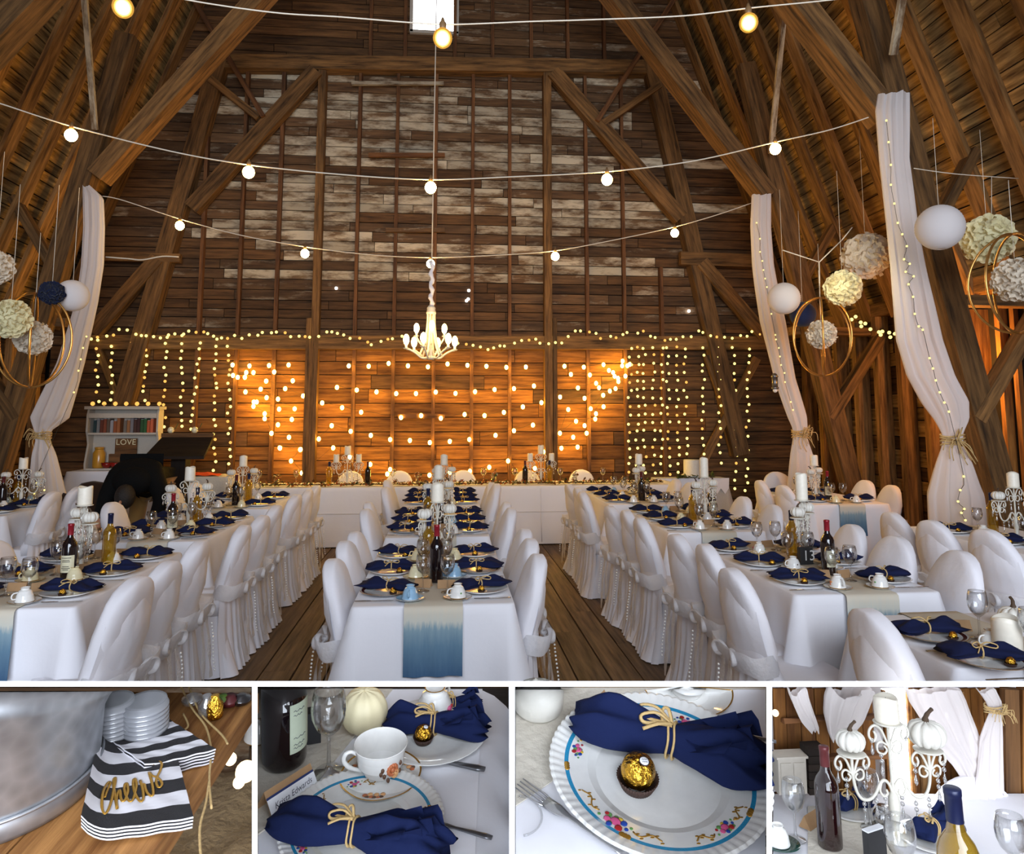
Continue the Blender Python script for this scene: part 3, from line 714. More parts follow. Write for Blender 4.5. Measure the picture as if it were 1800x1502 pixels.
SAUC = [MB().lathe([(0, .004), (.03, .004), (.05, .007), (.068, .013), (.070, .012), (.04, .0), (0, 0)], 24, mis=[0, 0, 0, 1, 0, 0]).build('saucer', [a, b], None) for a, b in ((M['china_blue'], M['china']), (M['china_cream'], M['gilt']), (M['china'], M['gilt']))]
def glass_mesh(n=24, s=1.0):
    return MB().lathe([(0, .004), (.012, .005), (.031, .002), (.033, .0), (.0335, .001), (.031, .0035), (.010, .009), (.0045, .02), (.0038, .05), (.0045, .082), (.014, .09), (.028, .104), (.036, .125), (.038, .145), (.0355, .168), (.031, .185), (.0305, .1855), (.0345, .167), (.0368, .145), (.0348, .125), (.026, .105), (.010, .093), (0, .0915)], n)
GLASS = glass_mesh().build('wine_glass', M['glass'], None)
KNIFE = MB().lathe([(0, 0), (.0045, .002), (.006, .05), (.005, .09), (.003, .095)], 8, M=Matrix.Rotation(pi/2, 3, 'Y') @ Matrix.Diagonal((.5, 1, 1))).add([(.095, -.004, -.001), (.215, -.002, -.001), (.222, .006, -.001), (.2, .010, -.001), (.095, .008, -.001), (.095, -.004, .001), (.215, -.002, .001), (.222, .006, .001), (.2, .010, .001), (.095, .008, .001)], [(5, 6, 7, 8, 9), (4, 3, 2, 1, 0), (0, 1, 6, 5), (1, 2, 7, 6), (2, 3, 8, 7), (3, 4, 9, 8)]).build('table_knife', M['steel'], None, smooth=False)
def fork_mb():
    m = MB(); m.tube([(0, 0, .001), (.04, 0, .003), (.10, 0, .004), (.125, 0, .002)], [.006, .005, .003, .003], 8, flat=.4)
    m.box((.137, 0, .002), (.03, .022, .002))
    for j in range(4): m.tube([(.15, -.0093+.0062*j, .002), (.175, -.0093+.0062*j, .003), (.195, -.0085+.0057*j, .006)], .0014, 5)
    return m
FORK = fork_mb().build('dinner_fork', M['steel'], None)
def card_proto():
    root = thing('place_card', '', 'place card', group='folded kraft place cards')
    m = MB().add([(-.045, -.022, 0), (.045, -.022, 0), (.045, 0, .04), (-.045, 0, .04), (.045, .022, 0), (-.045, .022, 0), (-.045, -.020, 0), (.045, -.020, 0), (.045, 0, .038), (-.045, 0, .038), (.045, .020, 0), (-.045, .020, 0)], [(0, 1, 2, 3), (3, 2, 4, 5), (6, 9, 8, 7), (9, 11, 10, 8), (0, 6, 7, 1), (5, 4, 10, 11), (1, 7, 8, 10, 4, 2), (0, 3, 5, 11, 9, 6)])
    m.build('folded_card', M['kraft'], root, smooth=False)
    return root
CARD = card_proto()
def first_or_dup(proto, used, loc, rz, label, group=None, scale=None):
    if proto.name not in used:
        used.add(proto.name); o = proto; o.location = loc; o.rotation_euler = (0, 0, rz); o['label'] = label
        if scale: o.scale = (scale,)*3
        if group: o['group'] = group
        return o
    return dup(proto, loc, rz, label, group, scale)
USED = set()
def one(o, loc, rz, label, cat, group):
    r = first_or_dup(o, USED, loc, rz, label, group); r['category'] = cat; return r
SURF = TZ+.006
def setting(key, side, i, n, y, full=True, cup=None, nap=None, x_in=0):
    ph, cx, y0, y1 = TAB[key]; s = -1 if side == 'left' else 1; rnd = random.Random(key+side+str(i))
    pos = '%s place on %s side of %s' % (ORD[n][i], side, ph)
    ex = cx + s*(LW/2-.145-x_in)
    band = rnd.random() < .3 or key in ('R0',)
    one(P_PLATE2 if band else P_PLATE, (ex, y, SURF), 0, ('maroon banded plate, ' if band else 'white dinner plate, ') + pos, 'plate', 'dinner plates')
    first_or_dup(NAPS[nap if nap is not None else rnd.randrange(3)], USED, (ex, y+.02, SURF+.020), rnd.uniform(-.5, .5)+(0 if rnd.random() < .5 else pi), 'navy napkin with raffia, ' + pos, scale=1.12)
    first_or_dup(CHOC, USED, (ex - s*.02+rnd.uniform(-.03, .03), y-.060, SURF+.0075), rnd.uniform(0, 6), 'gold foil chocolate, ' + pos)
    c = rnd.randrange(5) if cup is None else cup; ux, uy = cx + s*rnd.uniform(.105, .118), y - rnd.uniform(.148, .158)
    one(SAUC[{0: 0, 1: 1}.get(c, 2)], (ux, uy, SURF), 0, 'saucer under teacup, ' + pos, 'saucer', 'tea saucers')
    first_or_dup(CUPS[c], USED, (ux, uy, SURF+.0072), rnd.uniform(2, 5), CUPD[c] + ' upturned teacup, ' + pos)
    one(GLASS, (cx + s*rnd.uniform(.055, .075), y + rnd.uniform(-.04, .02), SURF), 0, 'clear wine glass, ' + pos, 'wine glass', 'clear wine glasses')
    if full:
        one(KNIFE, (cx + (.193 if s > 0 else -.380), y-.158, SURF+.002), rnd.uniform(-.03, .03), 'steel knife beside plate, ' + pos, 'knife', 'table knives').scale = (.84, .84, .84)
        one(FORK, (ex - .09, y+.15, SURF+.001), rnd.uniform(-.06, .06), 'steel fork beside plate, ' + pos, 'fork', 'dinner forks')
        first_or_dup(CARD, USED, (cx + s*.06, y+.10+rnd.uniform(-.02, .02), SURF), rnd.uniform(-.5, .5), 'folded kraft place card, ' + pos)
cupsel = {('C1', 'left', 0): 0, ('C1', 'left', 1): 1, ('C1', 'left', 2): 1, ('C1', 'right', 0): 2, ('C1', 'right', 1): 0, ('C1', 'right', 2): 1, ('L1', 'right', 0): 4, ('L1', 'right', 1): 1, ('L1', 'left', 0): 2, ('R1', 'left', 0): 3, ('R1', 'left', 1): 3, ('R1', 'right', 0): 2, ('R0', 'left', 1): 2, ('C2', 'left', 0): 2, ('C2', 'left', 1): 1}
for k in ('C1', 'C2', 'C3', 'L1', 'L2', 'L3', 'R1', 'R2', 'R3', 'F2', 'FL'):
    ph, cx, y0, y1 = TAB[k]; near = k in ('C1', 'L1', 'R1', 'C2', 'R2', 'L2')
    n = 3 if y1-y0 > 1.3 else 2
    for side in ('left', 'right'):
        for i in range(n):
            setting(k, side, i, n, y0 + .24 + i*((y1-y0-.46)/(n-1)), near, cupsel.get((k, side, i)))
for i, y in enumerate((2.50, 2.80)): setting('R0', 'left', i, 2, y, True, 2, nap=i+1)
for i, y in enumerate((4.1, 4.75, 5.25)): setting('F1', 'left', i, 3, y, False)
# bottles -----------------------------------------------------------------
def bottle_proto(glassm, caps, label=True, foil_h=.055):
    root = thing('wine_bottle', '', 'wine bottle', group='wine bottles on the tables')
    MB().lathe([(0, .008), (.02, .003), (.034, 0), (.037, .004), (.0375, .02), (.0375, .17), (.036, .19), (.030, .205), (.018, .222), (.0148, .235), (.014, .262), (0, .262)], 28).build('glass_body', glassm, root)
    MB().lathe([(.0153, .240), (.0153, .287), (.0162, .288), (.0162, .298), (.0145, .300), (0, .300)], 20).build('capsule', caps, root)
    if label:
        rows = [[V((.0379*sin(a), -.0379*cos(a), z)) for a in [-1.15+2.3*i/14 for i in range(15)]] for z in (.045, .09, .135)]
        MB().grid(rows).build('paper_label', M['label'], root)
        m = MB()
        for z, hw in ((.12, .7), (.108, .5), (.10, .55), (.075, .45), (.066, .6), (.058, .4)):
            m.grid([[V((.0382*sin(a), -.0382*cos(a), zz)) for a in [-hw+2*hw*i/8 for i in range(9)]] for zz in (z, z+.004)])
        m.build('label_print', M['label_ink'], root)
    return root
B_RED = bottle_proto(M['wine'], M['capsule_red']); B_WHITE = bottle_proto(M['white_wine'], M['capsule_navy'], False); B_DARK = bottle_proto(M['wine'], M['capsule_maroon'], False)
for px, py, p, lb in ((767, 1023, B_RED, 'dark red wine bottle with red capsule in front of the middle candelabra'), (753, 998, B_WHITE, 'white wine bottle half hidden behind the dark bottle, front middle table'),
        (119, 1020, B_RED, 'dark red wine bottle with cream label on front left table'), (190, 992, B_WHITE, 'white wine bottle with navy capsule on front left table'),
        (302, 938, B_RED, 'dark red wine bottle with red capsule on second left table'), (345, 922, B_WHITE, 'white wine bottle beside candelabra on second left table'),
        (414, 888, B_DARK, 'dark wine bottle on rear left table'), (436, 884, B_WHITE, 'white wine bottle on rear left table'),
        (1457, 1010, B_RED, 'dark red wine bottle with red capsule on front right table'), (1394, 984, B_WHITE, 'white wine bottle behind table number, front right table'),
        (1219, 917, B_WHITE, 'white wine bottle with navy capsule on second right table'), (1252, 908, B_RED, 'dark red wine bottle on second right table'),
        (1128, 880, B_DARK, 'dark wine bottle on rear right table'), (1456, 878, B_RED, 'dark red wine bottle on far right rear table'),
        (1746, 936, B_WHITE, 'golden white wine bottle with navy capsule on far right table'), (1784, 902, B_DARK, 'dark wine bottle behind the golden one on far right table'),
        (3, 893, B_DARK, 'dark wine bottle at left end of shadowed far left table'), (30, 888, B_WHITE, 'white wine bottle on shadowed far left table'), (752, 925, B_WHITE, 'white wine bottle on second middle table'), (776, 928, B_DARK, 'dark wine bottle on second middle table')):
    q = onZ(px, py, SURF); first_or_dup(p, USED, q, 2.6 if px == 767 else random.uniform(-.5, .5), lb)
for px, p, lb in ((578, B_WHITE, 'white wine bottle on the head table beside left candelabra'), (646, B_DARK, 'dark wine bottle on the head table right of left candelabra'), (923, B_DARK, 'dark wine bottle on the head table by right candelabra'), (966, B_WHITE, 'white wine bottle on the head table right of right candelabra')):
    first_or_dup(p, USED, onY(px, 857, 9.55)*1 + V((0, 0, 0)), 0, lb).location.z = SURF
# ================================================================ CANDELABRA, PUMPKINS, CANDLES
def candelabra_proto(mat):
    root = thing('candelabra', '', 'candelabra', group='white iron candelabra')
    MB().lathe([(0, .0), (.05, 0), (.052, .004), (.04, .010), (.018, .018), (.012, .03), (.014, .06), (.019, .10), (.0165, .13), (.011, .143), (.006, .146), (.005, .36), (0, .36)], 20).build('stem', mat, root)
    def tubes(lst, r, name, dx=0, dz=0):
        for pts in lst:
            MB().tube(smoothpts([(p[0]+dx, p[2] if len(p) > 2 else 0, p[1]+dz) for p in pts], 4), r, 7).build(name, mat, root)
    for s in (-1, 1):
        tubes([[(0, .13), (s*.010, .165), (s*.028, .182), (s*.046, .170), (s*.062, .142), (s*.085, .125), (s*.112, .128), (s*.130, .155), (s*.138, .20), (s*.138, .268)]], .0052, 'arm')
        tubes([[(s*.040, .174), (s*.046, .150), (s*.034, .132), (s*.020, .140), (s*.024, .152)]], .0042, 'scroll')
    for cx_, h in ((0, .36), (-.138, .268), (.138, .268)):
        MB().lathe([(0, .0), (.044, .0), (.047, .004), (.044, .006), (0, .004)], 24, c=(cx_, 0, h)).build('candle_plate', mat, root)
        k = 1.0 if cx_ == 0 else .85
        for s in (-1, 1):
            tubes([[(0, -.085*k), (s*.010*k, -.055*k), (s*.028*k, -.016*k), (s*.050*k, -.004*k), (s*.068*k, -.018*k), (s*.070*k, -.040*k), (s*.056*k, -.054*k), (s*.046*k, -.040*k), (s*.052*k, -.022*k)]], .0042, 'scroll', cx_, h)
            tubes([[(0, -.072*k), (s*.012*k, -.066*k), (s*.030*k, -.056*k), (s*.044*k, -.066*k), (s*.042*k, -.088*k), (s*.022*k, -.096*k), (s*.010*k, -.084*k), (s*.020*k, -.070*k)]], .0036, 'scroll', cx_, h)
    def strand(x, z, nb, yy=0):
        m = MB(); zz = z
        for i in range(nb):
            m.ball((x, yy, zz-.010), .0075, 6, 4); zz -= .019
        m.tube([(x, yy, z), (x, yy, zz-.02)], .0012, 4)
        m.lathe([(0, -.034), (.006, -.026), (.0065, -.018), (.002, 0)], 6, c=(x, yy, zz-.004))
        m.build('crystal_strand', M['crystal'], root)
    for x, z, nb in ((-.062, .318, 1), (.062, .318, 1), (-.032, .270, 2), (.032, .270, 2), (-.19, .235, 1), (-.088, .235, 1), (-.162, .2, 2), (.19, .235, 2), (.086, .235, 2), (.165, .2, 3), (-.062, .128, 1), (-.105, .122, 2), (.078, .115, 2), (.125, .125, 2), (-.03, .135, 1), (.03, .135, 2)):
        strand(x, z, nb)
    return root
CAND = candelabra_proto(M['iron'])
def pumpkin_proto(mat, stem=True, lobes=10):
    root = thing('pumpkin', '', 'pumpkin', group='mini white pumpkins on the candelabra')
    MB().ball((0, 0, .034), .045, 60, 12, fn=lambda d, a, t: (.86+.14*abs(sin(lobes/2*a))**.5)*(1-.16*max(0, abs(d.z)-.75)*4), sc=(1, 1, .78)).build('ribbed_body', mat, root)
    if stem: MB().tube(smoothpts([(0, 0, .058), (.002, 0, .072), (.010, 0, .082), (.022, .004, .088)], 3), [.008]*3+[.0055]*3+[.0045]*3+[.005], 7).build('stem', M['stem'], root)
    return root
PUMP = pumpkin_proto(M['pumpkin'])
def candle_proto(h=.105, r=.039):
    root = thing('pillar_candle', '', 'candle', group='ivory pillar candles')
    MB().lathe([(0, 0), (r, 0), (r+.0005, .01), (r, h-.01), (r-.001, h), (r-.004, h+.001), (r-.008, h-.008), (r*.5, h-.016), (0, h-.016)], 28, fn=lambda rr, z, a: (rr, z + (.006*sin(2*a) if z > h-.005 else 0))).build('wax', M['wax'], root)
    MB().tube([(0, 0, h-.018), (0, 0, h-.004)], .0012, 5).build('wick', M['ink'], root)
    return root
CNDL = candle_proto()
CNDL_TALL = candle_proto(.16, .036)
def candle_light(p, pw=.25): pass
def cand_set(px, py, rz, where, s=1.0, tall=False, candles3=False, loc=None):
    q = loc if loc is not None else onZ(px, py, SURF)
    first_or_dup(CAND, USED, q, rz, 'white scrolled candelabra with crystal drops on %s' % where, scale=s)
    R = Matrix.Rotation(rz, 3, 'Z')
    first_or_dup(CNDL_TALL if tall else CNDL, USED, q + V((0, 0, .366*s)), rz, 'ivory pillar candle atop candelabra on %s' % where, scale=s)
    for sx, nm in ((-1, 'left'), (1, 'right')):
        p = q + R @ V((sx*.138*s, 0, .274*s))
        if candles3: dup(CNDL, p, 0, 'short ivory candle on %s arm of candelabra on %s' % (nm, where), scale=s*.9)
        else: first_or_dup(PUMP, USED, p, random.uniform(0, 6), 'white mini pumpkin on %s candelabra arm, %s' % (nm, where), scale=s)
for px, py, rz, k, tall in ((768, 990, 1.0, 'C1', False), (770, 920, .9, 'C2', False), (780, 878, .9, 'C3', False), (142, 1000, -.9, 'L1', False), (330, 925, .5, 'L2', False), (425, 882, .9, 'L3', False),
        (1414, 985, .9, 'R1', True), (1240, 915, .7, 'R2', True), (1124, 876, 1.1, 'R3', False), (1788, 946, .1, 'F1', False), (1434, 880, .8, 'F2', False), (36, 890, .3, 'FL', False)):
    cand_set(px, py, rz, TAB[k][0], 1.0, tall)
for px, nm in ((610, 'left part of head table'), (951, 'right part of head table')):
    q = onY(px, 850, 9.6); q.z = SURF; cand_set(0, 0, 0, nm, 1.05, False, True, q)
q = onZ(1772, 1150, SURF); dup(CNDL, q, 0, 'ivory pillar candle standing on the near right corner table', scale=1.25)
q = onZ(1784, 1105, SURF); dup(PUMP, q, 1, 'white mini pumpkin behind the candle on the cropped corner table', scale=1.35)
# chalk table number
q = onZ(1419, 992, SURF)
t = thing('table_number', 'black chalk block with number 13 on front right table', 'table number', q, .12)
MB().box((-.012, 0, .05), (.085, .03, .10)).build('slate_block', M['slate'], t, smooth=False)
me = word_mesh('13', .085); me.materials.append(M['chalk']); o = link(bpy.data.objects.new('chalk_number', me), t); o.matrix_local = Matrix.Translation((.004, -.0162, .05)) @ Matrix.Rotation(pi/2, 4, 'X')
q = onZ(782, 1012, SURF)
t = thing('table_number', 'small black chalk block behind red capped bottle, front middle table', 'table number', q, .5)
MB().box((0, 0, .04), (.05, .03, .08)).build('slate_block', M['slate'], t, smooth=False)
# garland on the head table
def leaf_cluster(m, c, n, spread, rnd, size=.035):
    for i in range(n):
        p = V(c) + V((rnd.uniform(-1, 1)*spread[0], rnd.uniform(-1, 1)*spread[1], abs(rnd.gauss(0, 1))*spread[2]))
        a, b = rnd.uniform(0, 6.28), rnd.uniform(-.9, .9); u = V((cos(a), sin(a), b)).normalized(); v = u.cross(V((.3, .2, 1))).normalized(); s_ = size*rnd.uniform(.6, 1.3)
        nn = u.cross(v)*s_*.18
        m.add([p-u*s_, p+v*s_*.45+nn, p+u*s_, p-v*s_*.45+nn, p], [(0, 4, 1), (1, 4, 2), (2, 4, 3), (3, 4, 0)], rnd.randrange(3))
g = thing('leaf_garland', 'autumn leaf garland with small lights along the head table front', 'garland', ((hx0+hx1)/2, 9.38, SURF+.008))
rnd = random.Random(5); mm = MB(); n = 60
for i in range(n): leaf_cluster(mm, (-(hx1-hx0)/2+.25+(hx1-hx0-.5)*i/(n-1), rnd.uniform(-.05, .08), .008), 14, (.05, .05, .022), rnd)
mm.build('leaves', [M['leaf'], M['leaf_g'], M['board_low']], g, kind='stuff', smooth=False)
MB().tube([(-(hx1-hx0)/2+.2+(hx1-hx0-.4)*i/40, .02*sin(i*.9), .012) for i in range(41)], .005, 5).build('vine', M['wire'], g)
for px, nm in ((486, 'left end'), (735, 'middle'), (868, 'right of middle'), (1010, 'right end')):
    p = onY(px, 855, 9.5); p.z = SURF
    t = thing('posy', 'small posy of dried leaves in glass on %s of head table' % nm, 'posy', p, group='posies on the head table')
    MB().lathe([(0, .002), (.03, 0), (.032, .01), (.032, .09), (.031, .09), (.030, .012), (0, .01)], 14).build('glass_jar', M['glass'], t)
    m2 = MB(); leaf_cluster(m2, (0, 0, .10), 26, (.04, .04, .03), random.Random(px), .03); m2.build('leaves', [M['leaf'], M['leaf_g'], M['china_cream']], t, smooth=False, kind='stuff')
for i, px in enumerate((455, 520, 690, 850, 905, 985, 1060, 1120)):
    p = onY(px, 856, 9.72); p.z = SURF
    dup(GLASS, p, 0, 'clear wine glass on head table, number %s from the left' % ('one two three four five six seven eight'.split()[i]))
# ================================================================ CURTAINS
def curtain(name, rows_px, Y, label, tie_y, depth=.55, pleats=6, seed=0, lights=None, tie=True):
    rnd = random.Random(seed); root = thing(name, label, 'curtain', group='white sheer drapes tied back on the timber posts')
    ys = [r[0] for r in rows_px]; n = 64; rows = []
    step = 7; yy = ys[0]; pts = []
    while yy < ys[-1]: pts.append(yy); yy += step
    pts.append(ys[-1])
    def lerp(y):
        for (a, l0, r0), (b, l1, r1) in zip(rows_px[:-1], rows_px[1:]):
            if a <= y <= b:
                t = (y-a)/(b-a); return l0+(l1-l0)*t, r0+(r1-r0)*t
        return rows_px[-1][1:]
    for y in pts:
        l, r = lerp(y); A, B = onY(l, y, Y), onY(r, y, Y); c = (A+B)/2; hw = (B-A).length/2
        k = min(1, abs(y-tie_y)/60); row = []
        for j in range(n):
            a = 2*pi*j/n
            fold = 1 + .24*sin((pleats+3)*a+.6+.004*y) + .11*sin((pleats*2+5)*a+1.7-.006*y)
            row.append(c + V((hw*cos(a)*(.97+.05*sin(5*a)), hw*depth*sin(a)*fold, .012*k*sin(3*a+y*.03))))
        rows.append(row)
    MB().grid(rows, True).build('sheer_fabric', M['sheer'], root)
    l, r = lerp(tie_y); A, B = onY(l, tie_y, Y), onY(r, tie_y, Y); c = (A+B)/2; hw = (B-A).length/2
    t = MB(); ks = min(1, hw/.11)
    for k in range(4 if tie else 0):
        t.tube([c + V(((hw+.012)*cos(a), (hw*depth+.012)*sin(a), (.03*(k-1.5)+.012*sin(2*a+k))*ks)) for a in [2*pi*i/16 for i in range(16)]], .010*ks, 6, closed=True)
    for i in range(16 if tie else 0):
        a = rnd.uniform(0, 6.28); L = rnd.uniform(.08, .2)*ks
        p0 = c + V((hw*.3*cos(a), -hw*depth-.02, 0)); p1 = p0 + V((L*cos(a)*.7, (-.04-.03*rnd.random())*ks, L*sin(a)*.7)); p2 = p1 + V((L*.4*cos(a+1), 0, -.06*ks-L*.3))
        t.tube(smoothpts([p0, p1, p2], 3), .005*ks, 5)
    if tie: t.build('raffia_tieback', M['raffia'], root)
    if lights:
        ls = thing('fairy_lights', 'twist of warm fairy lights inside the %s' % lights[0], 'fairy lights', group='fairy lights inside the drapes')
        P = []
        for (px, py) in lights[1]:
            l, r = lerp(py); wpx = (r-l)/2; u = max(-.95, min(.95, (px-(l+r)/2)/wpx))
            d = onY(px, py, Y); hwm = (onY(r, py, Y)-onY(l, py, Y)).length/2
            d = onY(px, py, Y - hwm*depth*sqrt(1-u*u)*1.25 - .015); P.append(d)
        MB().tube(smoothpts(P, 3), .0022, 4).build('wire', M['wire'], ls)
        bulb = None
        for p in P:
            if bulb is None: bulb = MB().ball((0, 0, 0), .0095, 8, 6).build('bulb', M['fairy'], ls); o = bulb
            else: o = link(bulb.copy(), ls)
            o.location = p
    return root
curtain('drape', [(168, 1545, 1597), (195, 1541, 1597), (283, 1548, 1597), (400, 1561, 1613), (467, 1568, 1626), (600, 1579, 1655), (660, 1597, 1676), (705, 1622, 1700), (738, 1645, 1702), (762, 1657, 1692), (785, 1657, 1692), (815, 1648, 1708), (870, 1634, 1728), (918, 1636, 1734), (1000, 1636, 1736), (1062, 1634, 1738)], 5.93, 'long white drape tied with raffia on the near right timber post', 774, lights=('near right drape', [(1558, 212), (1562, 250), (1566, 290), (1566, 325), (1572, 358), (1578, 392), (1586, 412), (1594, 433), (1589, 456), (1599, 464), (1592, 478), (1606, 486), (1597, 500), (1605, 522), (1608, 552), (1615, 574), (1622, 580), (1634, 630), (1640, 648), (1645, 669), (1652, 690), (1660, 708), (1668, 724), (1694, 838), (1688, 862), (1684, 882), (1695, 895), (1690, 902), (1697, 915)]))
curtain('drape', [(344, 1322, 1356), (400, 1320, 1356), (467, 1323, 1361), (500, 1327, 1367), (567, 1337, 1382), (667, 1362, 1399), (733, 1385, 1419), (754, 1394, 1420), (772, 1394, 1420), (800, 1390, 1430), (862, 1384, 1440), (900, 1382, 1442), (960, 1380, 1444), (985, 1380, 1445)], 8.36, 'white drape tied with raffia on the farther right timber post', 763, seed=1, lights=('farther right drape', [(1330, 392), (1336, 420), (1336, 443), (1340, 459), (1342, 475), (1345, 490), (1348, 505), (1356, 552), (1363, 589), (1364, 597), (1369, 612), (1371, 627), (1373, 642), (1379, 656), (1380, 672), (1390, 707), (1394, 721)]))
curtain('drape', [(328, 145, 160), (345, 145, 182), (400, 146, 184), (467, 142, 182), (530, 133, 172), (567, 122, 164), (640, 98, 148), (690, 74, 134), (735, 52, 120), (758, 60, 88), (775, 62, 88), (800, 55, 98), (870, 48, 114), (930, 46, 116), (985, 45, 118)], 8.36, 'white drape tied with raffia on the left timber post', 766, seed=2, lights=('left drape', [(152, 592), (146, 612), (142, 632), (138, 652), (130, 690), (68, 830), (64, 850), (60, 868), (78, 862)]))
# a thin tie cord from each drape to its post
# ================================================================ HANGING BALLS
def pompom(c, r, mat, label, seed, hang=.6, group='tissue pompoms'):
    rnd = random.Random(seed); root = thing('tissue_pompom', label, 'pompom', c, group=group)
    m = MB(); m.ball((0, 0, 0), r*.80, 14, 10)
    n = 150
    for i in range(n):      # ruffled petals
        z = 1-2*(i+.5)/n; ph = i*2.39996; q = sqrt(1-z*z); d = V((q*cos(ph), q*sin(ph), z))
        u = d.orthogonal().normalized(); w_ = d.cross(u); a0 = rnd.uniform(0, 6.28); tt = u*cos(a0)+w_*sin(a0); bb = d.cross(tt)
        R_ = r*rnd.uniform(.94, 1.06); hw = r*.21; row0 = []; row1 = []
        for j in range(5):
            s_ = j/2-1; row0.append(d*R_*.62+tt*hw*s_*.5); row1.append(d*(R_-.10*r*s_*s_)+tt*hw*s_+bb*r*.07*sin(j*2.3+i))
        m.grid([row0, row1])
    m.build('ruffled_tissue', mat, root)
    MB().tube([(0, 0, r*.9), (0, 0, r+hang)], .0022, 4).build('hanging_cord', M['cord'], root)
    return root
def lantern(c, r, mat, label, hang=.6):
    root = thing('paper_lantern', label, 'paper lantern', c, group='round paper lanterns')
    prof = [(r*.16, -r*.98)] + [(r*sin(t)*(1-.022*(i % 2)), -r*cos(t)) for i, t in enumerate([.17+(pi-.34)*k/44 for k in range(45)])] + [(r*.16, r*.98)]
    MB().lathe(prof, 32).build('ribbed_paper', mat, root)
    MB().tube([(0, 0, r*.95), (0, 0, r+hang)], .0022, 4).build('hanging_cord', M['cord'], root)
    return root
def hoop_orb(c, rx, rz_, label, rot, hang=.6):
    root = thing('hoop_orb', label, 'hoop ornament', c, group='gold hoop orbs')
    for a in rot:
        u = V((cos(a), sin(a), 0))
        MB().tube([u*rx*sin(t)+V((0, 0, rz_*cos(t))) for t in [2*pi*i/56 for i in range(56)]], .009, 8, closed=True, flat=1).build('hoop', M['brass'], root)
    MB().tube([(0, 0, rz_), (0, 0, rz_+hang)], .0022, 4).build('hanging_cord', M['cord'], root)
    return root
def at(px, py, Y, rpx): return onY(px, py, Y), rpx*Y/F*.98
Yc = 6.7
c, r = at(1378, 525, Yc+.3, 30); lantern(c, r, M['lantern'], 'white paper lantern in front of the farther right drape', 1.0)
c, r = at(1411, 553, Yc+.5, 24); lantern(c, r, M['lantern_navy'], 'navy paper lantern half behind the gold hoops', 1.0)
c, r = at(1522, 450, Yc, 46); pompom(c, r, M['pompom_cream'], 'largest cream tissue pompom left of the near right drape', 1, 1.1)
c, r = at(1481, 507, Yc-.2, 35); pompom(c, r, M['pompom_yellow'], 'bright yellow pompom hanging above the gold hoops', 2, 1.0)
c, r = at(1444, 588, Yc, 28); pompom(c, r, M['pompom_cream'], 'small cream pompom hanging inside the right gold hoops', 3, .5)
c, r = at(1445, 592, Yc, 62); hoop_orb(c, r, r*1.2, 'gold hoop orb hanging before the side wall timbers', (.15, 1.1, 2.0), .55)
Yd = 5.0
c, r = at(1652, 400, Yd, 44); lantern(c, r, M['lantern'], 'white paper lantern right of the near right drape', .7)
c, r = at(1736, 420, Yd+.15, 49); pompom(c, r, M['pompom_yellow'], 'pale yellow pompom beside lantern at right edge', 4, .7)
c, r = at(1786, 493, Yd-.2, 43); pompom(c, r, M['pompom_cream'], 'cream pompom inside the hoops at right edge', 5, .6)
c, r = at(1786, 498, Yd-.2, 82); hoop_orb(c, r, r*1.2, 'gold hoop orb cut by the right edge', (.25, 1.35, 2.2), .4)
Ye = 6.0
c, r = at(-8, 470, Ye-.2, 29); pompom(c, r, M['pompom_cream'], 'cream pompom at upper left edge', 6, .8)
c, r = at(18, 560, Ye-.3, 34); pompom(c, r, M['pompom_yellow'], 'pale yellow pompom at the left edge', 7, .9)
c, r = at(91, 515, Ye, 21); pompom(c, r, M['pompom_navy'], 'dark navy pompom beside the left white lantern', 8, .8)
c, r = at(127, 520, Ye+.2, 27); lantern(c, r, M['lantern'], 'white paper lantern in front of the left drape', .8)
c, r = at(58, 594, Ye, 30); pompom(c, r, M['pompom_cream'], 'small white pompom inside the left gold hoops', 9, .4)
c, r = at(58, 598, Ye, 60); hoop_orb(c, r, r*1.34, 'gold hoop orb hanging at the left edge', (.1, 1.2, 2.0), .5)
pb = MB().ball((0, 0, 0), .035, 10, 8).build('glow_bulb', M['bokeh'], None, label='added glowing ball inside the bright yellow pompom', cat='bulb'); pb.location = onY(1478, 505, Yc-.2); point('pompom_fill_light', onY(1466, 496, Yc-.62), 9, (1, .86, .55), .04); point('side_lamp', (5.15, 6.8, 2.2), 60, (1, .45, .10), .05)  # glowing ball and fill light beside it are added to brighten the yellow pompom
# a forked cord from which the right cluster hangs
t = thing('forked_cord', 'forked white cord above the right gold hoops', 'cord')
for a, b in (((1440, 461), (1376, 440)), ((1440, 461), (1480, 422)), ((1480, 422), (1498, 400)), ((1440, 461), (1441, 516))):
    MB().tube([onY(*a, Yc), onY(*b, Yc)], .006, 5).build('cord_length', M['cord'], t)
t = thing('slack_cable', 'thin slack white cable against the left timbers', 'cable')
MB().tube(smoothpts([onY(px, py, 8.2) for px, py in ((186, 452), (225, 455), (250, 457), (285, 451), (314, 452))], 4), .008, 5).build('cable_length', M['cord'], t)
t = thing('slack_cable', 'thin pale cable beside the right white lantern', 'cable')
MB().tube(smoothpts([onY(px, py, 5.6) for px, py in ((1606, 296), (1680, 306), (1790, 314))], 4), .004, 5).build('cable_length', M['cord'], t)
MB().tube([onY(px, py, 5.6) for px, py in ((1743, 312), (1743, 375))], .003, 5).build('cable_length', M['cord'], t)
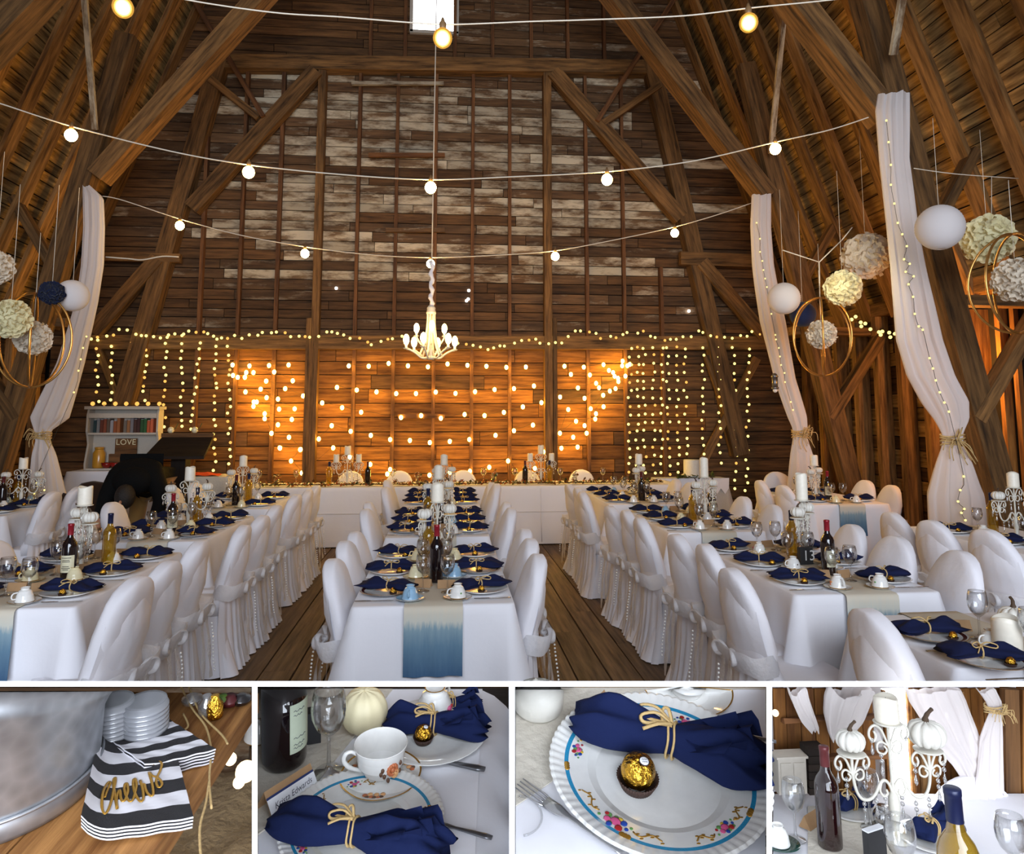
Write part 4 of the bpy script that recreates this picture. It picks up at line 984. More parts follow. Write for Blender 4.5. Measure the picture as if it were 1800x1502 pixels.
# ================================================================ LIGHTS
def globe_string(pts_px, bulbs, Y, label, wire_r=.006, amber=(), clear=()):
    root = thing('string_lights', label, 'string lights', group='globe string lights across the barn')
    P = smoothpts([onY(px, py, Y) for px, py in pts_px], 8)
    MB().tube(P, wire_r, 6).build('cable', M['cord'], root)
    for i, (px, py) in enumerate(bulbs):
        p = onY(px, py, Y)
        s_ = MB().lathe([(0, .042), (.017, .042), (.019, .06), (.019, .085), (.012, .095), (.006, .115), (0, .115)], 12).build('socket', M['socket'], root); s_.location = p
        if i in amber:
            b = MB().ball((0, 0, 0), .052, 18, 12, sc=(1, 1, 1.05)).build('bulb', M['amber_glass'], root); b.location = p
            pass
        else:
            b = MB().ball((0, 0, 0), .05, 16, 11, sc=(1, 1, 1.06)).build('bulb', M['bulb_far' if Y > 8 else 'bulb'], root); b.location = p
        pl = point('bulb_light', p + V((0, -.0, -.0)), 0, (1, .6, .25)) if False else None
    return root
globe_string([(250, -22), (330, 0), (480, 22), (600, 30), (725, 40), (800, 43), (930, 38), (1030, 35), (1200, 28), (1320, 14), (1460, 0), (1560, -14)], [(216, 13), (778, 67), (1316, 40)], 3.65, 'nearest string of amber globe bulbs at the top edge', .004, amber=(0, 1, 2))
globe_string([(-60, 165), (0, 182), (125, 222), (300, 266), (437, 290), (600, 307), (757, 316), (900, 311), (1067, 302), (1220, 283), (1363, 250), (1460, 228), (1545, 200)], [(125, 238), (437, 303), (757, 330), (1067, 316), (1363, 262)], 6.1, 'second string of five glowing globe bulbs')
globe_string([(180, 345), (215, 352), (316, 385), (420, 413), (536, 434), (650, 448), (757, 453), (870, 449), (976, 441), (1090, 420), (1186, 399), (1260, 378), (1330, 354)], [(316, 397), (536, 446), (757, 464), (976, 451), (1186, 410)], 8.55, 'farthest string of five glowing globe bulbs')
# chandelier
cq = onY(757, 628, 7.9)
ch = thing('chandelier', 'white chandelier with glowing candle bulbs over the rear middle table', 'chandelier', cq)
k = 7.9/F
MB().lathe([(0, -.03), (.03, -.028), (.045, -.012), (.04, .0), (.022, .012), (.018, .05), (.03, .07), (.03, .085), (.012, .1), (.012, .3), (0, .3)], 16).build('hub', M['iron'], ch)
for a in [2*pi*i/6+.25 for i in range(6)]:
    u = V((cos(a), sin(a), 0))
    MB().tube(smoothpts([u*.03+V((0, 0, .0)), u*.10+V((0, 0, -.012)), u*.17+V((0, 0, .04)), u*.235+V((0, 0, .075)), u*.272+V((0, 0, .082))], 4), .011, 7).build('arm', M['iron'], ch)
    MB().lathe([(0, 0), (.02, 0), (.036, .012), (.014, .016), (.013, .06), (0, .06)], 12, c=u*.275+V((0, 0, .08))).build('candle_cup', M['iron'], ch)
    MB().ball(u*.275+V((0, 0, .185)), .032, 10, 8, sc=(1, 1, 1.9)).build('flame_bulb', M['bulb'], ch)
    MB().tube(smoothpts([u*.13+V((0, 0, .01)), u*.07+V((0, 0, .16)), u*.042+V((0, 0, .36)), u*.04+V((0, 0, .50))], 4), .012, 6).build('basket_rib', M['iron'], ch)
for a in [2*pi*i/3+.6 for i in range(3)]:
    u = V((cos(a), sin(a), 0))
    MB().tube(smoothpts([u*.06+V((0, 0, .16)), u*.11+V((0, 0, .14)), u*.16+V((0, 0, .20)), u*.178+V((0, 0, .24))], 4), .009, 7).build('arm', M['iron'], ch)
    MB().lathe([(0, 0), (.03, .01), (.013, .014), (.012, .05), (0, .05)], 12, c=u*.18+V((0, 0, .235))).build('candle_cup', M['iron'], ch)
    MB().ball(u*.18+V((0, 0, .33)), .030, 10, 8, sc=(1, 1, 1.9)).build('flame_bulb', M['bulb'], ch)
MB().lathe([(0, .48), (.05, .48), (.056, .495), (.05, .51), (.045, .525), (.048, .55), (.03, .575), (0, .58)], 16).build('crown_ring', M['iron'], ch)
MB().tube([(.012*sin(i*1.4), .012*cos(i*1.4), .57+.030*i) for i in range(18)], [.024+.006*sin(i*2.2) for i in range(18)], 8).build('fabric_chain_sleeve', M['cover'], ch)
MB().tube([(0, 0, 1.0), (.01, 0, 3.0), (.03, 0, 6.2)], .007, 5).build('hanging_cord', M['cord'], ch)
# festoon bulbs pinned to the end wall in swags
Yf = YW-.17
f5 = lambda L: [(x/3+600, y/3+400) for x, y in L]
f4 = lambda L: [(x/3, y/3+400) for x, y in L]
SW = [('top swag of warm bulbs across the middle of the wall', f5([(40, 720), (145, 722), (250, 707), (352, 720), (457, 725), (560, 710), (665, 717), (765, 722), (870, 728), (973, 726)]) + []),
      ('second swag of warm bulbs across the middle of the wall', f4([(1778, 833)]) + f5([(82, 847), (186, 857), (290, 866), (394, 866), (498, 858), (602, 865), (705, 856), (808, 845), (910, 840), (1015, 826)])),
      ('third swag of warm bulbs across the middle of the wall', f4([(1700, 915)]) + f5([(5, 940), (105, 964), (315, 992), (421, 982), (525, 996), (650, 976), (755, 982), (857, 965), (957, 936), (1055, 914)])),
      ('lowest swag of warm bulbs across the middle of the wall', f4([(1682, 1105), (1750, 1035)]) + f5([(50, 1065), (156, 1086), (258, 1108), (362, 1113), (467, 1124), (572, 1118), (675, 1108), (813, 1086), (910, 1062), (1010, 1032)])),
      ('right fan of warm bulbs between the post and the lit curtain', f5([(1520, 712), (1507, 720), (1480, 720), (1482, 695), (1382, 714), (1278, 727), (1176, 722), (1210, 765), (1310, 768), (1410, 744), (1432, 755), (1440, 775), (1458, 785), (1460, 803), (1343, 812), (1247, 836), (1153, 884), (1282, 891), (1358, 835), (1497, 774), (1445, 840), (1380, 875), (1314, 946), (1196, 950), (1152, 1075), (1237, 1012), (1338, 1000), (1342, 972), (1382, 935), (1415, 853)]) + f5([(1282, 1035), (1293, 1075), (1222, 1096), (1160, 1154), (1245, 1148)])),
      ('left fan of warm bulbs beside the wall post', f4([(1228, 715), (1317, 720), (1420, 718), (1523, 715), (1545, 798), (1447, 752), (1338, 755), (1300, 755), (1230, 770), (1255, 780), (1293, 780), (1405, 800), (1505, 840), (1600, 878), (1467, 895), (1376, 842), (1296, 857), (1407, 887), (1555, 946), (1473, 948), (1355, 910), (1340, 910), (1338, 933), (1397, 972), (1540, 1002), (1467, 1030), (1397, 998), (1433, 1075), (1525, 1096), (1586, 1160), (1478, 1153)])),
      ('loose low bulbs on the wall behind the head table', [(492, 784), (528, 787), (512, 807), (531, 828), (586, 784), (615, 800), (651, 813), (686, 822), (681, 830), (755, 832), (791, 827), (826, 825), (860, 818), (893, 807), (917, 835), (940, 820), (955, 791)])]
for nm, L in SW:
    r = thing('festoon_lights', nm, 'festoon lights', group='festoon swags on the end wall')
    P = [onY(px, py, Yf) for px, py in L]
    w_ = []
    for a, b in zip(P[:-1], P[1:]): w_ += [a, (a+b)/2 + V((0, .02, -.02))]
    MB().tube(w_+[P[-1]], .0022, 4).build('wire', M['wire'], r)
    b0 = None
    for p in P:
        if b0 is None: b0 = MB().ball((0, 0, 0), .026, 8, 6, sc=(1, 1, 1.25)).build('bulb', M['festoon'], r); o = b0
        else: o = link(b0.copy(), r)
        o.location = p + V((0, -.01, -.03))
# curtains of fairy lights
FB = {}
def fairy_strand(label, P, group, rnd, pa=.2, name='fairy_lights'):
    r = thing(name, label, 'fairy lights', group=group)
    MB().tube(P, .002, 4).build('wire', M['wire'], r)
    for p in P:
        a = rnd.random() < pa; key = 'fairy_amber' if a else 'fairy'
        if key not in FB: FB[key] = MB().ball((0, 0, 0), .021, 8, 6).build('bulb', M[key], r); o = FB[key]
        else: o = link(FB[key].copy(), r)
        o.location = p
rnd = random.Random(21); Ys = YW-.2
def strand(x0, y0, x1, y1, step, lab, grp):
    n = max(2, int(abs(y1-y0)/step)); P = []
    for i in range(n+1):
        t = i/n; P.append(onY(x0+(x1-x0)*t+rnd.uniform(-3, 3), y0+(y1-y0)*t+rnd.uniform(-2.5, 2.5), Ys))
    fairy_strand(lab, P, grp, rnd)
NUM = 'first second third fourth fifth sixth seventh eighth ninth tenth eleventh twelfth'.split()
for i, (a, b, c_, d) in enumerate(((171, 585, 171, 705), (198, 607, 193, 702), (231, 603, 226, 703), (256, 588, 253, 703), (291, 592, 288, 750), (319, 592, 321, 752), (351, 603, 336, 756), (379, 595, 376, 864), (402, 610, 404, 894))):
    strand(a, b, c_, d, 12.5, '%s strand from left in the left curtain of fairy lights' % NUM[i], 'left fairy light curtain')
for i, (a, b, c_, d) in enumerate(((1108, 612, 1106, 832), (1122, 611, 1120, 832), (1132, 611, 1134, 832), (1149, 611, 1150, 832), (1164, 611, 1162, 832), (1173, 611, 1176, 832), (1189, 612, 1193, 832), (1203, 612, 1207, 800), (1236, 612, 1236, 812), (1262, 612, 1267, 812), (1289, 612, 1294, 860), (1316, 612, 1311, 878))):
    strand(a, b, c_, d, 14, '%s strand from left in the right curtain of fairy lights' % NUM[i], 'right fairy light curtain')
P = []
for x in range(163, 706, 12): P.append(onY(x+rnd.uniform(-4, 4), 589+6*sin(x*.05)+rnd.uniform(-5, 4)+(8 if x > 600 else 0), Ys-.04))
fairy_strand('garland of fairy lights along the left half of the long beam', P, 'garlands of fairy lights on the beam', rnd, .25)
P = []
for x in range(806, 1350, 12): P.append(onY(x+rnd.uniform(-4, 4), (612-(x-806)*.075 if x < 1010 else 591)+5*sin(x*.06)+rnd.uniform(-5, 4), Ys-.04))
fairy_strand('garland of fairy lights along the right half of the long beam', P, 'garlands of fairy lights on the beam', rnd, .25)
fairy_strand('short fairy light string between the two right drapes', [onY(x, y, 7.9) for x, y in ((1497, 562), (1504, 557), (1513, 567), (1514, 574), (1521, 569), (1530, 579), (1545, 584), (1548, 589), (1551, 583), (1563, 585), (1565, 593), (1573, 587), (1581, 596))], None, rnd, 0)
# ================================================================ BACK LEFT CORNER
# white wall hutch with books
ha, hb = onY(158, 826, 9.9), onY(286, 715, 9.9); hw_, hh = hb.x-ha.x, hb.z-ha.z
hu = thing('hutch', 'white painted wall hutch with curved sides holding books and jars', 'hutch', ((ha.x+hb.x)/2, 9.95, ha.z))
for s in (-1, 1):
    prof = [(-.03, 0), (-.19, 0), (-.20, hh*.10), (-.17, hh*.26), (-.14, hh*.40), (-.17, hh*.52), (-.20, hh*.60), (-.20, hh*.86), (-.17, hh-.02), (-.03, hh-.02)]
    m = MB(); n = len(prof)
    m.add([(s*hw_/2-.012, y, z) for y, z in prof] + [(s*hw_/2+.012, y, z) for y, z in prof], [tuple(range(n))[::-1], tuple(range(n, 2*n))] + [(i, (i+1) % n, n+(i+1) % n, n+i) for i in range(n)])
    m.build('side_panel', M['shelf_white'], hu, smooth=False)
MB().box((0, -.02, hh/2), (hw_, .02, hh-.03)).build('back_panel', M['shelf_white'], hu, smooth=False)
sz = hh*(1-(792-715)/135.0)+.02
sz = hh*.57
MB().box((0, -.10, sz), (hw_-.03, .19, .025)).build('shelf', M['shelf_white'], hu, smooth=False)
MB().box((0, -.10, .012), (hw_-.03, .19, .025)).build('shelf', M['shelf_white'], hu, smooth=False)
MB().box((0, -.115, hh-.02), (hw_+.06, .24, .04)).build('cornice', M['shelf_white'], hu, smooth=False)
MB().box((0, -.19, hh-.12), (hw_-.03, .02, .06)).build('plate_rail', M['shelf_white'], hu, smooth=False)
bc = [srgb(34, 58, 62), srgb(120, 120, 122), srgb(96, 44, 26), srgb(124, 62, 36), srgb(92, 74, 60), srgb(150, 146, 150), srgb(140, 74, 36), srgb(150, 90, 50), None, srgb(110, 100, 90), srgb(150, 100, 60), srgb(120, 116, 120), srgb(70, 40, 30), srgb(64, 30, 26), srgb(36, 78, 40), srgb(40, 88, 44), srgb(186, 84, 44), srgb(206, 100, 60)]
bn = ['teal', 'grey', 'brown', 'rust brown', 'drab', 'pale grey', 'orange brown', 'tan', None, 'grey brown', 'light tan', 'silver grey', 'dark brown', 'maroon', 'green', 'bright green', 'orange', 'coral']
x = ha.x+.06; rb = random.Random(3)
for i, c in enumerate(bc):
    wd = (hw_-.12)/len(bc)
    if c:
        bh = .17+rb.uniform(-.02, .025)
        b = thing('book', '%s spined book on the top hutch shelf' % bn[i], 'book', (x+wd/2, 9.845, ha.z+sz+.0138), group='books on the hutch shelf')
        mt = plain('book_cover', c, .6)
        MB().box((0, 0, bh/2), (wd*.86, .12, bh)).build('cover', mt, b, smooth=False)
        MB().box((0, .003, bh/2+.004), (wd*.6, .115, bh)).build('pages', M['paper'], b, smooth=False)
    x += wd
t = thing('love_sign', 'brown wooden sign with white LOVE lettering in the hutch', 'sign', (onY(222, 790, 9.85).x, 9.84, ha.z+.025))
MB().box((0, 0, .28), (.27, .02, .20)).build('board', M['board_bare'], t, smooth=False)
MB().box((-.02, 0, .09), (.36, .05, .18)).build('plinth', M['board_bare'], t, smooth=False)
me = word_mesh('LOVE', .105); me.materials.append(M['china_cream']); o = link(bpy.data.objects.new('lettering', me), t); o.matrix_local = Matrix.Translation((0, -.012, .33)) @ Matrix.Rotation(pi/2, 4, 'X')
def jar(px, dx, h, r, mt, lab, nm='glass_jar', cat='jar'):
    t = thing(nm, lab, cat, (onY(px, 800, 9.84).x, 9.83, ha.z+.025))
    MB().lathe([(0, 0), (r*.9, 0), (r, .02), (r, h*.72), (r*.7, h*.86), (r*.7, h*.9), (r*.75, h*.9), (r*.75, h), (0, h)], 18).build('body', mt, t)
    return t
jar(175, 0, .27, .075, plain('candy_yellow', srgb(190, 136, 44), .3, coat=.4), 'yellow filled candy jar at left of the hutch')
for px, c, nm in ((188, srgb(130, 24, 18), 'dark red'), (204, srgb(150, 30, 24), 'red'), (248, srgb(176, 70, 56), 'coral')):
    t = thing('sweet_bowl', '%s bowl of sweets on the lower hutch shelf' % nm, 'bowl', (onY(px, 815, 9.78).x, 9.78, ha.z+.027))
    MB().lathe([(0, 0), (.03, 0), (.06, .03), (.07, .07), (.066, .07), (.05, .05), (0, .06)], 16).build('bowl', plain('bowl_glaze', c, .3), t)
jar(267, 0, .2, .07, plain('teal_glass', srgb(56, 74, 78), .2), 'dark teal glass jar at right of the hutch')
t = thing('skirted_table', 'low side table under white cloth below the hutch', 'table', ((ha.x+hb.x)/2, 9.9, ha.z-.005))
cloth_mesh(hw_+.35, .5, ha.z-.005, 31).build('tablecloth', M['cloth'], t)
t = thing('hutch_lights', 'amber light clump along the top of the hutch', 'fairy lights', ((ha.x+hb.x)/2, 9.83, hb.z+.005))
MB().tube([(-.45+.9*i/12, .02*sin(i*2), .012) for i in range(13)], .004, 4).build('wire', M['wire'], t)
for i in range(7):
    MB().ball((-.42+.14*i, .01*sin(i), .03), .028, 8, 6).build('bulb', M['fairy_amber'], t)
# lectern
lx = onY(318, 800, 9.0)
t = thing('lectern', 'dark wooden lectern with slanted top in front of left fairy lights', 'lectern', (lx.x, 9.0, 0))
tp = onY(318, 772, 9.0).z; bt = onY(318, 806, 9.0).z
m = MB(); m.add([(-.30, .22, tp-.03), (.30, .22, tp-.03), (.34, -.22, bt), (-.34, -.22, bt), (-.30, .22, tp+.03), (.30, .22, tp+.03), (.34, -.22, bt+.035), (-.34, -.22, bt+.035)], [(0, 1, 2, 3), (7, 6, 5, 4), (0, 4, 5, 1), (1, 5, 6, 2), (2, 6, 7, 3), (3, 7, 4, 0)])
m.build('slanted_top', M['dark_wood'], t, smooth=False)
timber('post', (0, 0, .04), (0, 0, (tp+bt)/2-.02), .17, .16, M['dark_wood'], t, up=(0, 1, 0)); timber('foot', (-.3, 0, .03), (.3, 0, .03), .3, .06, M['board_bare'], t); 
MB().box((0, .2, tp+.04), (.62, .03, .05)).build('top_ledge', M['board_bare'], t, smooth=False)
for px, nm in ((300, 'left'), (342, 'right')):
    p = onY(px, 764, 9.2); q = thing('paper_rose', 'cream paper rose on %s end of lectern top' % nm, 'flower', (p.x, 9.2, tp+.068), group='paper roses on the lectern')
    MB().ball((0, 0, .035), .04, 14, 8, fn=lambda d, a, t: .85+.2*abs(sin(3*a+6*t))).build('bloom', M['china_cream'], q)
    MB().tube([(0, 0, .02), (.05, .0, .05), (.08, .01, .12)], .005, 5).build('twig', M['leaf_g'], q)
# small cloth covered table with an orange cloth on it
p = onY(352, 852, 9.4)
t = thing('side_table', 'small beige cloth covered table right of lectern', 'table', (p.x+.05, 9.56, onY(352, 838, 9.4).z))
cloth_mesh(.62, .5, onY(352, 838, 9.4).z, 41).build('tablecloth', M['linen'], t)
t2 = thing('folded_shawl', 'bright orange red folded cloth on small beige table', 'cloth', (p.x, 9.5, onY(352, 838, 9.4).z+.004))
MB().grid([[V((-.22+.44*j/10, -.12+.24*i/6, .008+.035*sin(pi*j/10)*sin(pi*i/6)+.006*sin(j*1.7+i))) for j in range(11)] for i in range(7)]).build('cloth_fold', M['orange'], t2)
# ---------------------------------------------------------------- person bending over
px0 = onY(244, 850, 7.75).x
per = thing('person', 'person in black sweater and khaki trousers bent forward behind second left table', 'person', (px0, 7.9, 0))
def skin_mesh(name, verts, edges, radii, mt, parent, root=0, sub=2):
    me = bpy.data.meshes.new(name); me.from_pydata([tuple(v) for v in verts], edges, []); me.materials.append(mt)
    o = bpy.data.objects.new(name, me); link(o, parent)
    o.modifiers.new('skin', 'SKIN'); o.modifiers.new('sub', 'SUBSURF').levels = sub; o.modifiers[-1].render_levels = sub
    sv = me.skin_vertices[0].data
    for i, r in enumerate(radii): sv[i].radius = (r, r) if not hasattr(r, '__len__') else r; sv[i].use_root = (i == root)
    o.modifiers['skin'].use_smooth_shade = True
    return o
# body: pelvis 0, spine, chest, neck, head, arms with hands, legs, feet
BV = [(0, .20, .93), (0, .08, 1.0), (0, -.10, 1.03), (0, -.26, 1.0), (0, -.34, .95), (0, -.42, .87), (0, -.47, .79),
      (-.19, -.22, 1.0), (-.27, -.26, .80), (-.25, -.42, .60), (-.24, -.47, .53), (.19, -.22, 1.0), (.28, -.26, .80), (.26, -.40, .60), (.25, -.45, .53),
      (-.11, .19, .86), (-.13, .14, .48), (-.13, .20, .09), (-.14, .08, .04), (.11, .19, .86), (.13, .14, .48), (.13, .20, .09), (.14, .08, .04)]
BE = [(0, 1), (1, 2), (2, 3), (3, 4), (4, 5), (5, 6), (3, 7), (7, 8), (8, 9), (9, 10), (3, 11), (11, 12), (12, 13), (13, 14), (0, 15), (15, 16), (16, 17), (17, 18), (0, 19), (19, 20), (20, 21), (21, 22)]
BR = [.13, .125, .14, .12, .055, .075, .06, .06, .044, .036, .028, .06, .044, .036, .028, .085, .058, .042, .035, .085, .058, .042, .035]
skin_mesh('body', BV, BE, BR, M['skin'], per)
skin_mesh('sweater', [BV[i] for i in (0, 1, 2, 3, 7, 8, 9, 11, 12, 13)], [(0, 1), (1, 2), (2, 3), (3, 4), (4, 5), (5, 6), (3, 7), (7, 8), (8, 9)], [.16, .19, .215, .20, .12, .08, .06, .12, .08, .06], M['black'], per, 1)
skin_mesh('trousers', [BV[i] for i in (0, 15, 16, 17, 19, 20, 21)], [(0, 1), (1, 2), (2, 3), (0, 4), (4, 5), (5, 6)], [.145, .105, .08, .07, .105, .08, .07], M['khaki'], per)
for s in (-1, 1):
    MB().ball((s*.135, .12, .045), .05, 10, 7, sc=(.9, 2.3, .9)).build('shoe', M['black'], per)
    hb_ = V((s*.245, -.46, .53)); m = MB()
    for j in range(4):
        a = (j-1.5)*.016; m.tube(smoothpts([hb_+V((a, -.01, -.01)), hb_+V((a*1.4, -.035, -.05)), hb_+V((a*1.5, -.03, -.085+abs(a)*.4))], 3), .0085, 6)
    m.tube(smoothpts([hb_+V((-s*.025, .0, -.005)), hb_+V((-s*.05, -.02, -.035)), hb_+V((-s*.05, -.035, -.055))], 3), .009, 6); m.build('hand_fingers', M['skin'], per)
MB().ball((0, -.28, .985), .175, 16, 12, sc=(1.15, .85, .8)).build('collar', M['black'], per)
MB().ball((0, -.455, .845), .108, 16, 12, sc=(.86, .95, 1.12)).build('hair', M['hair'], per)
f = MB(); f.ball((0, -.555, .80), .016, 8, 6, sc=(.8, 1.2, 1.2)); f.ball((-.035, -.535, .825), .010, 6, 5); f.ball((.035, -.535, .825), .010, 6, 5); f.box((0, -.53, .765), (.04, .02, .008))
f.build('face_features', M['skin'], per)
p = onZ(172, 905, .95); p = onY(175, 885, 7.9)
t = thing('draped_coat', 'dark brown coat over a chair back left of bending person', 'coat', (p.x-.12, 8.0, 0))
rows = []
for z, a, b in ((.03, .26, .22), (.3, .24, .2), (.6, .22, .16), (.85, .20, .10), (.93, .12, .06), (.95, .02, .02)):
    rows.append([V((a*cos(q)*(1+.08*sin(5*q)), b*sin(q)*(1+.1*sin(4*q+z*6)), z)) for q in [2*pi*i/28 for i in range(28)]])
MB().grid(rows, True, 0, True, True).build('coat_body', M['brown_coat'], t)
MB().tube(smoothpts([(-.2, -.08, .82), (-.27, -.12, .6), (-.26, -.16, .38)], 3), [.06, .06, .06, .055, .05, .05, .048], 8).build('sleeve', M['brown_coat'], t)
# ================================================================ CAKE TABLE, back right
ca, cb = onY(1150, 842, 10.0), onY(1282, 842, 10.0)
cz = ca.z
t = thing('cake_table', 'small cake table under lace cloth right of head table', 'table', ((ca.x+cb.x)/2+.0, 10.14, cz))
cloth_mesh(cb.x-ca.x-.05, .26, cz, 51, .01, .02).build('tablecloth', M['lace'], t)
m = MB(); wdt = (cb.x-ca.x)
for i in range(9):
    xx = -wdt/2+.08+i*(wdt-.16)/8
    m.add([(xx-.07, -.16, 0.004), (xx+.07, -.16, .004), (xx+.06, -.165, -.14), (xx, -.17, -.22), (xx-.06, -.165, -.14)], [(0, 1, 2, 3, 4)])
m.build('lace_edging', M['cover'], t, smooth=False)
p = onY(1213, 834, 10.2)
t = thing('wedding_cake', 'plain white round cake on greenery on the cake table', 'cake', (p.x, 10.12, cz+.010))
MB().lathe([(0, 0), (.15, 0), (.15, .03), (.142, .035), (.118, .05), (.116, .24), (.11, .248), (0, .25)], 32, fn=lambda r, z, a: (r*(1+.02*sin(9*a+20*z)), z)).build('frosted_tier', M['pumpkin'], t)
m = MB(); leaf_cluster(m, (0, -.12, .01), 50, (.26, .06, .02), random.Random(4), .05); m.build('greenery', [M['leaf_g'], M['leaf_g'], M['leaf_g']], t, smooth=False, kind='stuff')
# wall lantern on the farther right post
p = onY(1362, 670, 8.2); t = thing('post_lantern', 'small dark metal lantern on the farther right post', 'lantern', p)
MB().lathe([(0, -.10), (.04, -.10), (.045, -.08), (.035, -.07), (.035, .04), (.045, .05), (.02, .09), (0, .095)], 10).build('metal_body', M['steel_dark'], t); MB().ball((0, 0, -.11), .03, 8, 6).build('glass_end', M['china'], t)
# small folded card lying on the floor by the right row chair legs
p = onZ(1205, 1168, .02); t = thing('paper_scrap', 'white folded paper on the floor by the right row chairs', 'paper', (p.x, p.y, .0), .2)
MB().add([(-.06, -.04, .0), (.06, -.04, 0), (.06, .04, .0), (-.06, .04, .0), (-.06, -.04, .05), (.06, -.04, .045)], [(0, 1, 2, 3), (0, 4, 5, 1)]).build('folded_sheet', M['white_card'], t, smooth=False)
# ================================================================ THE FOUR BOOTHS
NP = ray(0, 1208.2).cross(ray(1800, 1208.2))
def hlim(P, n):
    """free height above P (along n) below the booth's top board"""
    return (CP - P).dot(NP) / n.dot(NP)
class Booth:
    def __init__(s, px, py, Y, alpha):
        s.P0 = onY(px, py, Y); s.a = radians(alpha); s.n = V((0, -sin(s.a), cos(s.a)))
        s.B = Matrix.Translation(s.P0) @ Matrix.Rotation(s.a, 4, 'X'); s.Bi = s.B.inverted()
    def at(s, px, py, h=0): return s.Bi @ onP(px, py, s.P0 + s.n*h, s.n)
    def mat(s, px, py, rz=0, h=0, sc=1.0):
        q = s.at(px, py)
        S = Matrix.Diagonal((sc, sc, sc, 1)) if not hasattr(sc, '__len__') else Matrix.Diagonal((*sc, 1))
        return s.B @ Matrix.Translation((q.x, q.y, h)) @ Matrix.Rotation(rz, 4, 'Z') @ S
    def new(s, name, label, cat, px, py, rz=0, h=0, sc=1.0, group=None):
        o = thing(name, label, cat, group=group); o.matrix_world = s.mat(px, py, rz, h, sc); return o
    def copy(s, proto, label, px, py, rz=0, h=0, sc=1.0, group=None):
        o = dup(proto, label=label, group=group); o.matrix_world = s.mat(px, py, rz, h, sc); return o
    def sheet(s, name, poly, mt, parent, h0, h1, n=14, wob=0):
        """cloth or board piece given by four corners on the table (photo pixels)"""
        c = [s.at(*p) for p in poly]; rows = []; rows2 = []
        for i in range(n+1):
            u = i/n; A = c[0]+(c[3]-c[0])*u; Bq = c[1]+(c[2]-c[1])*u; r = []; r2 = []
            for j in range(n+1):
                q = A+(Bq-A)*(j/n); w_ = wob*(noise.noise(V((q.x*14, q.y*14, 3.1)))+.5*noise.noise(V((q.x*34, q.y*40, 1.1))))
                r.append(V((q.x, q.y, h1+w_))); r2.append(V((q.x, q.y, h0)))
            rows.append(r); rows2.append(r2)
        m = MB().grid(rows); m.grid([r[::-1] for r in rows2])
        edge = lambda a, b: m.grid([b, a])
        edge(rows[0], rows2[0]); edge(rows2[-1], rows[-1]); edge([r[0] for r in rows2], [r[0] for r in rows]); edge([r[-1] for r in rows], [r[-1] for r in rows2])
        o = m.build(name, mt, parent); o.matrix_world = s.B if parent is None else o.matrix_world
        return o
def big_napkin(label, group=None, left=.12, right=.14, seed=1, wid=.045, widr=None):
    rnd = random.Random(seed); root = thing('napkin', label, 'napkin', group=group)
    m = MB(); k = 46; n = 54; rows = []
    for i in range(k):
        x = -left + (left+right)*i/(k-1); d = abs(x); e = d/(left if x < 0 else right)
        g = min(1, d/.07)
        wd = .013 + (wid if x < 0 else (widr or wid))*g**.8*(1 if e < .8 else 1-.45*((e-.8)/.2)**2); th = (.013 + .013*g*(1-.4*e))*(1-.75*max(0, (e-.7)/.3)**1.5)
        row = []
        for j in range(n):
            a = 2*pi*j/n; up = max(0, sin(a))
            if x < 0: f = 1 + g*(.30*sin(3*cos(a)*2.2+.9+x*9)*up + .10*sin(9*cos(a)+x*30)*up)
            else: f = 1 + g*(.42*sin(5.2*cos(a)+2.0+x*14)*up + .22*sin(11*cos(a)-x*24)*up + .12*sin(x*70+4*cos(a))*up)
            yy = wd*math.copysign(abs(cos(a))**.85, cos(a))
            row.append(V((x + g*.012*sin(4*a+seed)*(1 if x > 0 else .4), yy*(1+.08*sin(x*40+a)), max(-.012, th*1.35*sin(a)*f) + .013)))
        rows.append(row)
    m.grid(rows, True, 0, True, True)
    # loose folded corners standing out of the ruffled half
    for q in range(3):
        x0 = right*(.22+.16*q); y0 = -.012+.010*q; fl = []
        for i in range(7):
            t = i/6; fl.append([V((x0+.36*right*t+.008*sin(j*1.2+q), y0-.022+.044*j/8, .030+.013*sin(j*1.5+q*2)*t+.010*t+.004*q)) for j in range(9)])
        m.grid(fl)
    m.build('folded_cloth', M['navy2'], root)
    r = MB()
    for z in (-.0035, .0035):
        r.tube([(z+.001*sin(3*a), .0175*cos(a), .013+.0205*sin(a)) for a in [2*pi*i/22 for i in range(22)]], .0026, 6, closed=True, flat=.6)
    for sx, sy, L in ((-1, .4, .040), (-1, -.2, .036), (-.6, .9, .022)):
        r.tube(smoothpts([(0, 0, .034), (sx*L*.5, sy*L*.4+.005, .043), (sx*L, sy*L*.7, .041), (sx*L*.9, sy*L*.4-.008, .036), (sx*L*.4, sy*.005-.004, .035), (0, -.002, .034)], 4), .0024, 5, flat=.5)
    r.tube(smoothpts([(0, 0, .035), (-.015, -.012, .040), (-.032, -.022, .036)], 4), .003, 5, flat=.4)
    r.build('raffia_tie', M['raffia'], root)
    return root
rimz = lambda r: .010 + (r-.085)*.21
